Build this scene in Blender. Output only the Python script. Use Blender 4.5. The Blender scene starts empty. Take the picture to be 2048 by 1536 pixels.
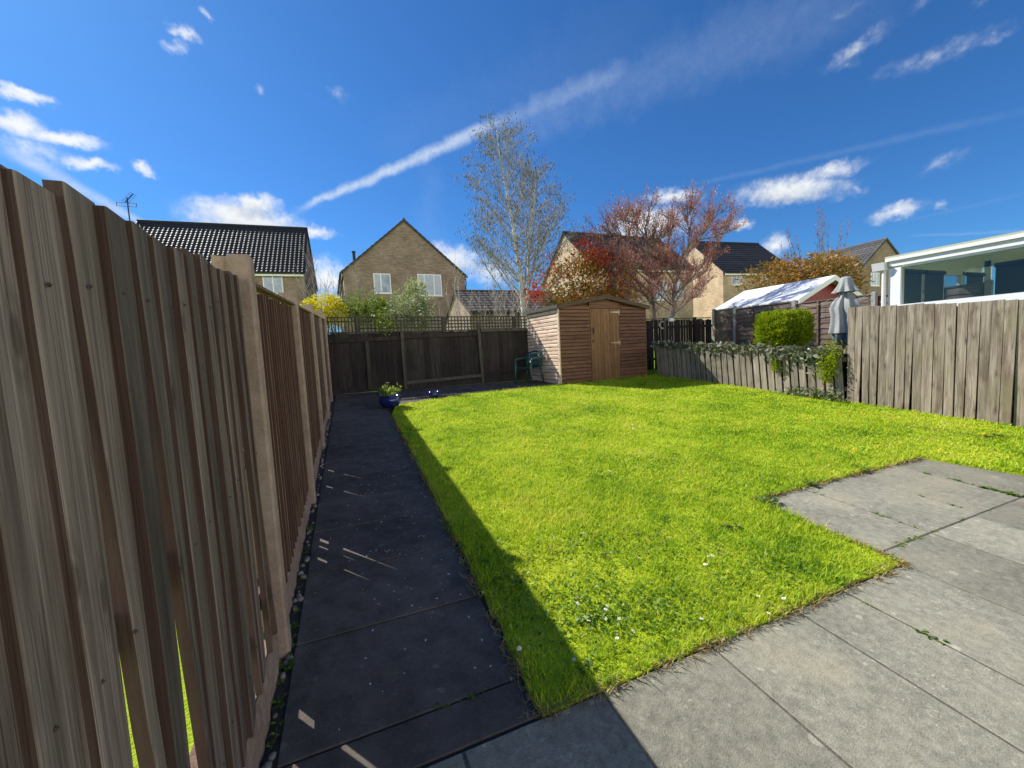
import bpy, math, random
import numpy as np
from mathutils import Vector, Matrix
rnd = random.Random(11)
rng = np.random.default_rng(5)
S = bpy.context.scene
COL = S.collection
PI = math.pi

# ---------------------------------------------------------------- camera (a phone wide angle held 1.5 m above the slabs, slightly tilted)
FPX = 805.0
RX = Vector((0.92534, -0.37845, -0.05217)); RY = None
def cam_basis():
    p, r = math.radians(4.5), math.radians(3.0)
    down = Vector((math.sin(r) * math.cos(p), math.cos(p) * math.cos(r), math.sin(p)))
    d = Vector((690 - 1024, 660 - 768, FPX)).normalized()
    Z = -down
    Y = (d - Z * d.dot(Z)).normalized()
    X = Y.cross(Z)
    return X, Y, Z            # world axes written in camera space (x right, y down, z forward)
AX, AY, AZ = cam_basis()
EYE = Vector((0, 0, 1.5038))
def sight(u, v):
    c = Vector(((u - 1024) / FPX, (v - 768) / FPX, 1.0))
    return Vector((c.dot(AX), c.dot(AY), c.dot(AZ)))
def at(u, v, y):               # point at depth y seen in direction (u, v)
    q = sight(u, v)
    return EYE + q * (y / q.y)
cam_d = bpy.data.cameras.new('camera'); cam = bpy.data.objects.new('camera', cam_d); COL.objects.link(cam)
cx = Vector((AX.x, AY.x, AZ.x)); cy = Vector((-AX.y, -AY.y, -AZ.y)); cz = Vector((-AX.z, -AY.z, -AZ.z))
M = Matrix((cx, cy, cz)).transposed().to_4x4(); M.translation = EYE
cam.matrix_world = M
cam_d.sensor_width = 36; cam_d.lens = FPX / 2048 * 36; cam_d.clip_start = 0.02; cam_d.clip_end = 2000
S.camera = cam

# ---------------------------------------------------------------- ground height: the garden climbs gently away from the house
def G(x, y):
    yy = min(max(y, -8), 26)
    xx = min(max(x, -20), 40)
    return 0.0705 * yy - 0.0082 * xx

# ---------------------------------------------------------------- mesh helpers
class MB:
    def __init__(s): s.v = []; s.f = []; s.m = []
    def add(s, vs, fs, mi=0):
        o = len(s.v); s.v += [tuple(p) for p in vs]; s.f += [tuple(i + o for i in f) for f in fs]; s.m += [mi] * len(fs); return s
    def box(s, c, d, rot=None, mi=0):
        x, y, z = d[0] / 2, d[1] / 2, d[2] / 2
        P = [Vector((a * x, b * y, e * z)) for e in (-1, 1) for a, b in ((-1, -1), (1, -1), (1, 1), (-1, 1))]
        if rot is not None: P = [rot @ p for p in P]
        c = Vector(c)
        return s.add([p + c for p in P], [(3, 2, 1, 0), (4, 5, 6, 7), (0, 1, 5, 4), (1, 2, 6, 5), (2, 3, 7, 6), (3, 0, 4, 7)], mi)
    def bx(s, x0, x1, y0, y1, z0, z1, mi=0):
        return s.box(((x0 + x1) / 2, (y0 + y1) / 2, (z0 + z1) / 2), (x1 - x0, y1 - y0, z1 - z0), None, mi)
    def hexa(s, lo, hi, mi=0):      # lo, hi: 4 points each, counter-clockwise seen from above
        return s.add(list(lo) + list(hi), [(3, 2, 1, 0), (4, 5, 6, 7), (0, 1, 5, 4), (1, 2, 6, 5), (2, 3, 7, 6), (3, 0, 4, 7)], mi)
    def prism(s, poly, a, b, axis='y', mi=0):   # poly in the plane across axis
        n = len(poly)
        def P(p, t):
            return {'y': (p[0], t, p[1]), 'x': (t, p[0], p[1]), 'z': (p[0], p[1], t)}[axis]
        vs = [P(p, a) for p in poly] + [P(p, b) for p in poly]
        fs = [tuple(range(n)), tuple(range(2 * n - 1, n - 1, -1))] + [((i + 1) % n, i, n + i, n + (i + 1) % n) for i in range(n)]
        return s.add(vs, fs, mi)
    def tube(s, pts, rad, n=6, mi=0, cap=True):
        pts = [Vector(p) for p in pts]; k = len(pts)
        if not hasattr(rad, '__len__'): rad = [rad] * k
        vs = []; up = None
        for i, p in enumerate(pts):
            t = (pts[min(i + 1, k - 1)] - pts[max(i - 1, 0)])
            t = t.normalized() if t.length > 1e-9 else Vector((0, 0, 1))
            if up is None or abs(up.dot(t)) > .98: up = Vector((1, 0, 0)) if abs(t.x) < .8 else Vector((0, 1, 0))
            a = (up - t * up.dot(t)).normalized(); b = t.cross(a); up = a
            vs += [p + (a * math.cos(2 * PI * j / n) + b * math.sin(2 * PI * j / n)) * rad[i] for j in range(n)]
        fs = [(i * n + j, i * n + (j + 1) % n, (i + 1) * n + (j + 1) % n, (i + 1) * n + j) for i in range(k - 1) for j in range(n)]
        if cap: fs += [tuple(range(n - 1, -1, -1)), tuple((k - 1) * n + j for j in range(n))]
        return s.add(vs, fs, mi)
    def lathe(s, prof, n=24, c=(0, 0, 0), mi=0, rf=None):
        vs = []; k = len(prof)
        for r, z in prof:
            for j in range(n):
                a = 2 * PI * j / n; q = r * (rf(a, z) if rf else 1)
                vs.append((c[0] + q * math.cos(a), c[1] + q * math.sin(a), c[2] + z))
        fs = [(i * n + j, i * n + (j + 1) % n, (i + 1) * n + (j + 1) % n, (i + 1) * n + j) for i in range(k - 1) for j in range(n)]
        return s.add(vs, fs, mi)
    def build(s, name, mats, parent=None, smooth=False, bevel=0):
        me = bpy.data.meshes.new(name); me.from_pydata(s.v, [], s.f)
        if not isinstance(mats, (list, tuple)): mats = [mats]
        for m in mats: me.materials.append(m)
        if any(s.m): me.polygons.foreach_set('material_index', s.m)
        if smooth: me.polygons.foreach_set('use_smooth', [True] * len(me.polygons))
        me.update()
        o = bpy.data.objects.new(name, me); COL.objects.link(o)
        if parent: o.parent = parent
        if bevel:
            b = o.modifiers.new('bevel', 'BEVEL'); b.width = bevel; b.segments = 2; b.limit_method = 'ANGLE'
        return o

def fast_mesh(name, V, F, mat, parent=None, smooth=False):   # V (n,3), F (m,k) numpy
    me = bpy.data.meshes.new(name)
    V = np.ascontiguousarray(V, dtype=np.float32); F = np.ascontiguousarray(F, dtype=np.int32)
    m, k = F.shape
    me.vertices.add(len(V)); me.vertices.foreach_set('co', V.ravel())
    me.loops.add(m * k); me.loops.foreach_set('vertex_index', F.ravel())
    me.polygons.add(m); me.polygons.foreach_set('loop_start', np.arange(0, m * k, k, dtype=np.int32))
    me.polygons.foreach_set('loop_total', np.full(m, k, dtype=np.int32))
    if smooth: me.polygons.foreach_set('use_smooth', np.ones(m, dtype=bool))
    me.update(calc_edges=True); me.validate()
    for mm in (mat if isinstance(mat, (list, tuple)) else [mat]): me.materials.append(mm)
    o = bpy.data.objects.new(name, me); COL.objects.link(o)
    if parent: o.parent = parent
    return o

def leaves(name, P, size, mat, parent=None, dirs=None, aspect=.5, jitter=.9, droop=0, szvar=.4):
    """leaf-shaped quads at points P; dirs = preferred growing direction"""
    P = np.asarray(P, float); n = len(P)
    d = rng.normal(size=(n, 3))
    d /= np.linalg.norm(d, axis=1, keepdims=True)
    if dirs is not None:
        d = np.asarray(dirs) + d * jitter
    d[:, 2] -= droop
    d /= np.linalg.norm(d, axis=1, keepdims=True) + 1e-9
    s = rng.normal(size=(n, 3)); s -= d * (s * d).sum(1, keepdims=True); s /= np.linalg.norm(s, axis=1, keepdims=True) + 1e-9
    nn = np.cross(d, s)
    L = size * (1 + rng.uniform(-szvar, szvar, (n, 1)))
    W = L * aspect / 2
    a = P; b = P + d * L * .45 + s * W + nn * L * .06; c = P + d * L; e = P + d * L * .45 - s * W + nn * L * .06
    V = np.stack([a, b, c, e], 1).reshape(-1, 3)
    F = np.arange(4 * n).reshape(n, 4)
    return fast_mesh(name, V, F, mat, parent)

def tag(o, label=None, cat=None, group=None, kind=None):
    if label: o['label'] = label
    if cat: o['category'] = cat
    if group: o['group'] = group
    if kind: o['kind'] = kind
    return o
def thing(name, label, cat, loc=(0, 0, 0), rz=0, group=None):
    o = bpy.data.objects.new(name, None); COL.objects.link(o); o.location = loc; o.rotation_euler = (0, 0, rz)
    o.empty_display_size = .1
    return tag(o, label, cat, group)
def copy_tree(o, parent=None):
    c = o.copy(); COL.objects.link(c)
    if parent: c.parent = parent
    for ch in [k for k in bpy.data.objects if k.parent == o]: copy_tree(ch, c)
    return c

# ---------------------------------------------------------------- materials
def new_mat(name):
    m = bpy.data.materials.new(name); m.use_nodes = True
    nt = m.node_tree; nt.nodes.clear()
    out = nt.nodes.new('ShaderNodeOutputMaterial'); b = nt.nodes.new('ShaderNodeBsdfPrincipled')
    nt.links.new(b.outputs[0], out.inputs[0]); return m, nt, b, out
class NT:
    def __init__(s, nt): s.nt = nt
    def n(s, t, **k):
        x = s.nt.nodes.new(t)
        for a, b in k.items(): setattr(x, a, b)
        return x
    def l(s, a, b): s.nt.links.new(a, b)
    def sock(s, inp, v):
        if hasattr(v, 'is_output'): s.l(v, inp)
        elif v is not None: inp.default_value = v
    def math(s, op, a, b=None, c=None, clamp=False):
        x = s.n('ShaderNodeMath', operation=op, use_clamp=clamp)
        for i, q in enumerate((a, b, c)):
            if q is not None: s.sock(x.inputs[i], q)
        return x.outputs[0]
    def vmath(s, op, a, b=None):
        x = s.n('ShaderNodeVectorMath', operation=op); s.sock(x.inputs[0], a)
        if b is not None: s.sock(x.inputs[1], b)
        return x.outputs['Value'] if op in ('LENGTH', 'DOT_PRODUCT') else x.outputs[0]
    def noise(s, vec, scale, detail=4, rough=.55, dist=0, out=0):
        x = s.n('ShaderNodeTexNoise'); x.inputs['Scale'].default_value = scale; x.inputs['Detail'].default_value = detail
        x.inputs['Roughness'].default_value = rough; x.inputs['Distortion'].default_value = dist
        if vec is not None: s.l(vec, x.inputs['Vector'])
        return x.outputs[out]
    def ramp(s, fac, stops, interp='LINEAR'):
        x = s.n('ShaderNodeValToRGB'); cr = x.color_ramp; cr.interpolation = interp
        while len(cr.elements) < len(stops): cr.elements.new(.5)
        for e, (p, c) in zip(cr.elements, stops):
            e.position = p; e.color = (*c, 1) if len(c) == 3 else c
        s.l(fac, x.inputs[0]); return x.outputs[0]
    def mix(s, fac, a, b, blend='MIX'):
        x = s.n('ShaderNodeMix', data_type='RGBA', blend_type=blend)
        s.sock(x.inputs[0], fac)
        for i, q in ((6, a), (7, b)):
            s.sock(x.inputs[i], (*q, 1) if isinstance(q, tuple) and len(q) == 3 else q)
        return x.outputs[2]
    def mapping(s, vec, loc=(0, 0, 0), rot=(0, 0, 0), sc=(1, 1, 1), typ='POINT'):
        x = s.n('ShaderNodeMapping', vector_type=typ)
        x.inputs[1].default_value = loc; x.inputs[2].default_value = rot; x.inputs[3].default_value = sc
        s.l(vec, x.inputs[0]); return x.outputs[0]
    def bump(s, h, strength, dist, bsdf):
        x = s.n('ShaderNodeBump'); x.inputs['Strength'].default_value = strength; x.inputs['Distance'].default_value = dist
        s.l(h, x.inputs['Height']); s.l(x.outputs[0], bsdf.inputs['Normal'])
    def obj(s): return s.n('ShaderNodeTexCoord').outputs['Object']
    def island(s): return s.n('ShaderNodeNewGeometry').outputs['Random Per Island']

def flat(name, c, rough=.6, noise=.12, scale=20, bump=0, metal=0, spec=.5):
    m, nt, b, o = new_mat(name); k = NT(nt); ob = k.obj()
    f = k.noise(ob, scale, 5)
    col = k.ramp(f, [(.3, tuple(x * (1 - noise) for x in c)), (.7, tuple(min(1, x * (1 + noise)) for x in c))])
    k.l(col, b.inputs['Base Color']); b.inputs['Roughness'].default_value = rough; b.inputs['Metallic'].default_value = metal
    b.inputs['Specular IOR Level'].default_value = spec
    if bump: k.bump(k.noise(ob, scale * 4, 4), bump, .005, b)
    return m

def wood(name, lo, mid, hi, axis='z', grain=26, knots=True, tint=(.75, 1.25), rough=.85, stain=None, green=None, bump=.5, edge=None, edge_n=None, stain_sc=2.2):
    """weathered timber: long fibres, knots, each board its own tone"""
    m, nt, b, o = new_mat(name); k = NT(nt)
    ob = k.obj(); isl = k.island()
    off = k.vmath('ADD', ob, k.n('ShaderNodeCombineXYZ').outputs[0])
    cmb = k.n('ShaderNodeCombineXYZ')
    for i in range(3): k.l(k.math('MULTIPLY', isl, (31.7, 17.3, 53.1)[i]), cmb.inputs[i])
    off = k.vmath('ADD', ob, cmb.outputs[0])
    sc = {'z': (grain, grain, 1.3), 'x': (1.3, grain, grain), 'y': (grain, 1.3, grain)}[axis]
    mp = k.mapping(off, sc=sc)
    fib = k.noise(mp, 1.0, 6, .62, .6)
    sc2 = {'z': (grain * 5, grain * 5, 3), 'x': (3, grain * 5, grain * 5), 'y': (grain * 5, 3, grain * 5)}[axis]
    fine = k.noise(k.mapping(off, sc=sc2), 1.0, 3, .6)
    f = k.math('ADD', k.math('MULTIPLY', fib, .58), k.math('MULTIPLY', fine, .42))
    col = k.ramp(f, [(.3, lo), (.5, mid), (.68, hi)])
    # knots
    if knots:
        sx = k.n('ShaderNodeSeparateXYZ'); k.l(off, sx.inputs[0]); X_, Y_, Z_ = sx.outputs
        al, ac = {'z': (Z_, k.math('ADD', X_, Y_)), 'x': (X_, k.math('ADD', Y_, Z_)), 'y': (Y_, k.math('ADD', X_, Z_))}[axis]
        cv = k.n('ShaderNodeCombineXYZ'); k.l(k.math('MULTIPLY', al, 2.1), cv.inputs[0]); k.l(k.math('MULTIPLY', ac, 6.0), cv.inputs[1])
        vo = k.n('ShaderNodeTexVoronoi', voronoi_dimensions='2D'); vo.inputs['Scale'].default_value = 1; k.l(cv.outputs[0], vo.inputs['Vector'])
        kd = k.math('ADD', vo.outputs['Distance'], k.math('MULTIPLY', k.math('SUBTRACT', fine, .5), .06))
        kn = k.ramp(kd, [(.045, (1, 1, 1)), (.075, (.25, .25, .25)), (.11, (.5, .5, .5)), (.17, (0, 0, 0))])
        col = k.mix(k.math('MULTIPLY', kn, .6), col, tuple(x * .45 for x in lo))
        # drying cracks along the fibres
        cs = {'z': (grain * 1.6, grain * 1.6, .55), 'x': (.55, grain * 1.6, grain * 1.6), 'y': (grain * 1.6, .55, grain * 1.6)}[axis]
        cr = k.math('ABSOLUTE', k.math('SUBTRACT', k.noise(k.mapping(off, sc=cs), 1.0, 2, .5), .5))
        col = k.mix(k.math('MULTIPLY', k.ramp(cr, [(.004, (1, 1, 1)), (.016, (0, 0, 0))]), .6), col, tuple(x * .4 for x in lo))
    ss = {'z': (3.2, 3.2, .5), 'x': (.5, 3.2, 3.2), 'y': (3.2, .5, 3.2)}[axis]
    big = k.noise(k.mapping(off, sc=ss), stain_sc, 5, .65, .4)
    if stain: col = k.mix(k.math('MULTIPLY', k.ramp(big, [(.5, (0, 0, 0)), (.66, (1, 1, 1))]), .75), col, stain)
    if green:
        g = k.noise(ob, 1.7, 4)
        col = k.mix(k.math('MULTIPLY', k.ramp(g, [(.52, (0, 0, 0)), (.7, (1, 1, 1))]), .55), col, green)
    t = k.n('ShaderNodeMapRange'); k.l(isl, t.inputs[0]); t.inputs[3].default_value = tint[0]; t.inputs[4].default_value = tint[1]
    tc = k.n('ShaderNodeCombineColor'); [k.l(t.outputs[0], tc.inputs[i]) for i in range(3)]
    col = k.mix(1.0, col, tc.outputs[0], 'MULTIPLY')
    if edge:     # board edges facing the given way take a darker, redder tone
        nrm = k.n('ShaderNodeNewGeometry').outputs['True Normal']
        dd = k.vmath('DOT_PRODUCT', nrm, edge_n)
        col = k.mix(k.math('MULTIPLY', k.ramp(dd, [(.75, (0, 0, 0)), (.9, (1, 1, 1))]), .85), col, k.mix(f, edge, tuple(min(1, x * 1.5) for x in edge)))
    k.l(col, b.inputs['Base Color']); b.inputs['Roughness'].default_value = rough; b.inputs['Specular IOR Level'].default_value = .25
    if bump: k.bump(f, bump, .006, b)
    return m

def foliage(name, stops, trans=.45, rough=.5, pos=None, spec=.4):
    """leaf: colour per leaf, lets light through"""
    m, nt, b, o = new_mat(name); k = NT(nt); isl = k.island()
    f = isl
    if pos:
        n = k.noise(k.obj(), pos, 3)
        f = k.math('ADD', k.math('MULTIPLY', isl, .55), k.math('MULTIPLY', k.math('SUBTRACT', n, .28), 1.05), clamp=True)
    col = k.ramp(f, stops)
    k.l(col, b.inputs['Base Color']); b.inputs['Roughness'].default_value = rough; b.inputs['Specular IOR Level'].default_value = spec
    tr = k.n('ShaderNodeBsdfTranslucent'); k.l(k.mix(1, col, (1.0, 1.0, .55), 'MULTIPLY'), tr.inputs[0])
    mx = k.n('ShaderNodeMixShader'); mx.inputs[0].default_value = trans
    k.l(b.outputs[0], mx.inputs[1]); k.l(tr.outputs[0], mx.inputs[2]); k.l(mx.outputs[0], o.inputs[0])
    return m

def brick(name, c1, c2, mortar, rough=.9):
    m, nt, b, o = new_mat(name); k = NT(nt); ob = k.obj()
    sp = k.n('ShaderNodeSeparateXYZ'); k.l(ob, sp.inputs[0])
    cb = k.n('ShaderNodeCombineXYZ'); k.l(k.math('ADD', sp.outputs[0], sp.outputs[1]), cb.inputs[0]); k.l(sp.outputs[2], cb.inputs[1])
    t = k.n('ShaderNodeTexBrick'); k.l(cb.outputs[0], t.inputs['Vector'])
    t.inputs['Scale'].default_value = 1; t.inputs['Brick Width'].default_value = .225; t.inputs['Row Height'].default_value = .075
    t.inputs['Mortar Size'].default_value = .009; t.inputs['Color1'].default_value = (*c1, 1); t.inputs['Color2'].default_value = (*c2, 1)
    t.inputs['Mortar'].default_value = (*mortar, 1); t.inputs['Bias'].default_value = -.1
    n = k.noise(cb.outputs[0], 1.1, 5)
    st = k.n('ShaderNodeMapping'); st.inputs[3].default_value = (2.5, 13.3, 1); k.l(cb.outputs[0], st.inputs[0])
    n2 = k.noise(st.outputs[0], 1, 3)
    col = k.mix(1, t.outputs[0], k.ramp(n, [(.3, (.78, .78, .78)), (.7, (1.18, 1.18, 1.18))]), 'MULTIPLY')
    col = k.mix(1, col, k.ramp(n2, [(.3, (.75, .72, .7)), (.7, (1.2, 1.2, 1.2))]), 'MULTIPLY')
    k.l(col, b.inputs['Base Color']); b.inputs['Roughness'].default_value = rough
    k.bump(t.outputs['Fac'], -.4, .01, b)
    return m

def concrete(name, lo, hi, speck=None, rough=.9, sc=9, bump=.4, speck_amt=.5, stain=None):
    m, nt, b, o = new_mat(name); k = NT(nt); ob = k.obj(); isl = k.island()
    n1 = k.noise(ob, sc, 8, .68); n2 = k.noise(ob, 1.3, 5, .6); n3 = k.noise(ob, 160, 3, .7)
    f = k.math('ADD', k.math('MULTIPLY', n1, .5), k.math('ADD', k.math('MULTIPLY', n2, .35), k.math('MULTIPLY', n3, .3)))
    col = k.ramp(f, [(.42, lo), (.72, hi)])
    if stain: col = k.mix(k.math('MULTIPLY', k.ramp(n2, [(.52, (0, 0, 0)), (.7, (1, 1, 1))]), .6), col, stain)
    if speck:
        pick = k.ramp(k.noise(ob, 3, 4), [(.4, (0, 0, 0)), (.62, (1, 1, 1))])
        d = k.ramp(k.noise(ob, 52, 5, .7, .3), [(.585, (0, 0, 0)), (.64, (1, 1, 1))])
        col = k.mix(k.math('MULTIPLY', k.math('MULTIPLY', d, pick), speck_amt), col, speck)
        # pale lichen discs
        lv = k.n('ShaderNodeTexVoronoi', voronoi_dimensions='2D'); lv.inputs['Scale'].default_value = 7; k.l(k.mix(.03, ob, k.noise(ob, 30, 2, out=1)), lv.inputs['Vector'])
        lc = k.n('ShaderNodeSeparateColor'); k.l(lv.outputs['Color'], lc.inputs[0])
        rr = k.math('MULTIPLY', k.math('MULTIPLY', lc.outputs[0], lc.outputs[1]), .17)
        lm = k.math('MULTIPLY', k.math('SUBTRACT', rr, lv.outputs['Distance']), 40, clamp=True)
        col = k.mix(k.math('MULTIPLY', lm, .4), col, tuple(min(1, x * 1.08) for x in speck))
    t = k.n('ShaderNodeMapRange'); k.l(isl, t.inputs[0]); t.inputs[3].default_value = .78; t.inputs[4].default_value = 1.16
    tc = k.n('ShaderNodeCombineColor'); [k.l(t.outputs[0], tc.inputs[i]) for i in range(3)]
    col = k.mix(1, col, tc.outputs[0], 'MULTIPLY')
    k.l(col, b.inputs['Base Color']); b.inputs['Roughness'].default_value = rough; b.inputs['Specular IOR Level'].default_value = .3
    k.bump(k.math('ADD', n1, n3), bump, .004, b)
    return m

def glass(name, tint=(.86, .9, .9), clear=.5):
    m, nt, b, o = new_mat(name); k = NT(nt)
    nt.nodes.remove(b)
    g = k.n('ShaderNodeBsdfGlossy'); g.inputs['Roughness'].default_value = .02; g.inputs[0].default_value = (.95, .97, 1, 1)
    t = k.n('ShaderNodeBsdfTransparent'); t.inputs[0].default_value = (*tint, 1)
    fr = k.n('ShaderNodeFresnel'); fr.inputs[0].default_value = 1.5
    f = k.math('MULTIPLY', fr.outputs[0], .55, clamp=True)
    mx = k.n('ShaderNodeMixShader'); k.l(f, mx.inputs[0]); k.l(t.outputs[0], mx.inputs[1]); k.l(g.outputs[0], mx.inputs[2])
    k.l(mx.outputs[0], o.inputs[0]); return m

MT = {}
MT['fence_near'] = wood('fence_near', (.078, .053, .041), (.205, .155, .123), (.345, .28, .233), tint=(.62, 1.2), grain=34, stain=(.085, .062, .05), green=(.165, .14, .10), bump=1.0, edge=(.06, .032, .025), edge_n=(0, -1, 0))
MT['fence_brown'] = wood('fence_brown', (.09, .05, .035), (.17, .105, .075), (.26, .17, .13), tint=(.7, 1.25), edge=(.06, .03, .022), edge_n=(0, -1, 0))
MT['fence_grey'] = wood('fence_grey', (.07, .06, .045), (.13, .115, .085), (.2, .175, .13), tint=(.8, 1.2))
MT['post'] = concrete('post_concrete', (.24, .165, .12), (.46, .34, .265), sc=14, bump=.5, stain=(.26, .2, .145))
MT['gravel_board'] = concrete('gravel_board', (.17, .115, .08), (.40, .29, .215), sc=11, bump=1.0)
MT['post_grey'] = concrete('post_grey', (.22, .23, .22), (.42, .42, .40), sc=14)
MT['tall'] = wood('tall_boards', (.11, .085, .062), (.32, .26, .20), (.50, .43, .345), tint=(.48, 1.2), grain=20, stain=(.13, .09, .06), green=(.24, .215, .12), bump=.7)
MT['pickets'] = wood('pickets', (.11, .093, .07), (.27, .23, .175), (.41, .355, .28), tint=(.75, 1.2), grain=22, green=(.15, .15, .09))
MT['back'] = wood('dark_boards', (.018, .013, .013), (.034, .025, .024), (.062, .048, .042), tint=(.65, 1.4), grain=18, green=(.045, .05, .03))
MT['back_post'] = wood('dark_posts', (.05, .04, .03), (.085, .072, .055), (.14, .12, .095), tint=(.8, 1.3), green=(.09, .1, .06))
MT['trellis'] = wood('trellis', (.035, .03, .024), (.065, .056, .043), (.11, .097, .076), tint=(.75, 1.25), knots=False)
MT['black_fence'] = wood('black_fence', (.01, .009, .009), (.02, .017, .016), (.035, .03, .028), tint=(.6, 1.5))
MT['waney'] = wood('waney', (.10, .07, .055), (.2, .15, .12), (.31, .25, .2), axis='y', tint=(.7, 1.25), grain=20, stain=(.12, .08, .06))
MT['shed'] = wood('shed_boards', (.105, .049, .026), (.185, .09, .05), (.26, .135, .08), axis='x', tint=(.82, 1.15), grain=20, rough=.75)
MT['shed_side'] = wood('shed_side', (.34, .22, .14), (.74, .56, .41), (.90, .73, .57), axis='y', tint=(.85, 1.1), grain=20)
MT['shed_door'] = wood('shed_door', (.14, .064, .028), (.235, .12, .055), (.31, .175, .09), axis='z', tint=(.85, 1.12), grain=24, rough=.75)
MT['felt'] = concrete('roof_felt', (.05, .05, .048), (.11, .105, .095), sc=22, bump=.6)
MT['barge'] = wood('barge', (.06, .036, .022), (.11, .068, .045), (.17, .12, .085), axis='x')
MT['hinge'] = flat('hinge', (.45, .38, .24), .5, .2, 30, metal=.3)
MT['iron'] = flat('iron', (.02, .02, .02), .5)
MT['path'] = concrete('path_slab', (.046, .038, .031), (.165, .138, .112), speck=(.2, .19, .17), sc=7, bump=.55, speck_amt=.25)
MT['patio'] = concrete('patio_slab', (.145, .138, .104), (.385, .365, .275), speck=(.55, .52, .40), sc=24, bump=1.1, speck_amt=.6, stain=(.36, .315, .205))
MT['soil'] = concrete('soil', (.03, .028, .022), (.075, .068, .055), sc=30, bump=1)
MT['pebble'] = concrete('pebble', (.10, .09, .08), (.32, .28, .24), sc=20)
MT['white'] = flat('white_upvc', (.80, .81, .80), .35, .03, 4)
MT['white_matt'] = flat('white_board', (.75, .74, .71), .6, .05, 8)
MT['red'] = flat('red_cladding', (.23, .018, .018), .6, .15, 12)
MT['felt_white'] = concrete('pale_felt', (.58, .60, .63), (.80, .81, .83), sc=6, bump=.3)
MT['tile_black'] = concrete('tile_black', (.014, .014, .015), (.032, .032, .034), sc=6, rough=.58, bump=.2)
MT['tile_grey'] = concrete('tile_grey', (.06, .058, .054), (.13, .125, .118), sc=4, rough=.7, bump=.3)
MT['tile_brown'] = concrete('tile_brown', (.05, .042, .038), (.11, .095, .085), sc=4, rough=.7, bump=.3)
MT['brick_brown'] = brick('brick_brown', (.30, .21, .148), (.20, .135, .097), (.34, .28, .22))
MT['brick_buff'] = brick('brick_buff', (.56, .42, .255), (.46, .33, .19), (.55, .47, .36))
MT['brick_red'] = brick('brick_red', (.22, .115, .075), (.16, .085, .06), (.26, .2, .16))
MT['verge'] = flat('verge_mortar', (.15, .12, .09), .9, .2, 12)
MT['pane'] = flat('window_pane', (.18, .25, .33), .06, .3, 2.5, spec=.9)
MT['glass'] = glass('conservatory_glass')
MT['blind'] = flat('dark_blind', (.035, .033, .03), .8)
MT['blue_glaze'] = flat('blue_glaze', (.012, .018, .13), .12, .3, 12, spec=.7)
MT['green_plastic'] = flat('green_plastic', (.012, .062, .058), .4, .15, 20)
MT['cloth'] = flat('parasol_cloth', (.30, .305, .295), .9, .12, 25, bump=.3)
MT['nail'] = flat('rusty_nail', (.05, .028, .02), .7, .2, 80)

def grass_ground(name, stops, sc=1.0):
    m, nt, b, o = new_mat(name); k = NT(nt); ob = k.obj()
    f = k.math('ADD', k.math('MULTIPLY', k.noise(ob, 1.4 * sc, 5), .5), k.math('MULTIPLY', k.noise(ob, 60, 4, .7), .5))
    k.l(k.ramp(f, stops), b.inputs['Base Color']); b.inputs['Roughness'].default_value = .9; b.inputs['Specular IOR Level'].default_value = .1
    k.bump(k.noise(ob, 90, 3), .8, .02, b); return m
MT['lawn'] = grass_ground('lawn_turf', [(.36, (.2, .27, .015)), (.52, (.38, .47, .02)), (.66, (.5, .52, .05))])
MT['field'] = grass_ground('field_grass', [(.36, (.14, .22, .012)), (.52, (.28, .40, .018)), (.66, (.40, .48, .03))])
def grass_mat():
    m, nt, b, o = new_mat('grass_blade'); k = NT(nt); isl = k.island(); ob = k.obj()
    p = k.noise(ob, 1.1, 4, .6); p2 = k.noise(ob, 5.0, 3, .6)
    f = k.math('ADD', k.math('MULTIPLY', isl, .34), k.math('ADD', k.math('MULTIPLY', p, .66), k.math('MULTIPLY', p2, .42))); f = k.math('SUBTRACT', f, .12)
    col = k.ramp(f, [(.34, (.10, .24, .012)), (.46, (.29, .47, .018)), (.60, (.52, .66, .03)), (.76, (.68, .70, .07)), (.95, (.74, .66, .2))])
    k.l(col, b.inputs['Base Color']); b.inputs['Roughness'].default_value = .55; b.inputs['Specular IOR Level'].default_value = .25
    tr = k.n('ShaderNodeBsdfTranslucent'); k.l(col, tr.inputs[0])
    mx = k.n('ShaderNodeMixShader'); mx.inputs[0].default_value = .5
    k.l(b.outputs[0], mx.inputs[1]); k.l(tr.outputs[0], mx.inputs[2]); k.l(mx.outputs[0], o.inputs[0]); return m
MT['grass'] = grass_mat()

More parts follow.
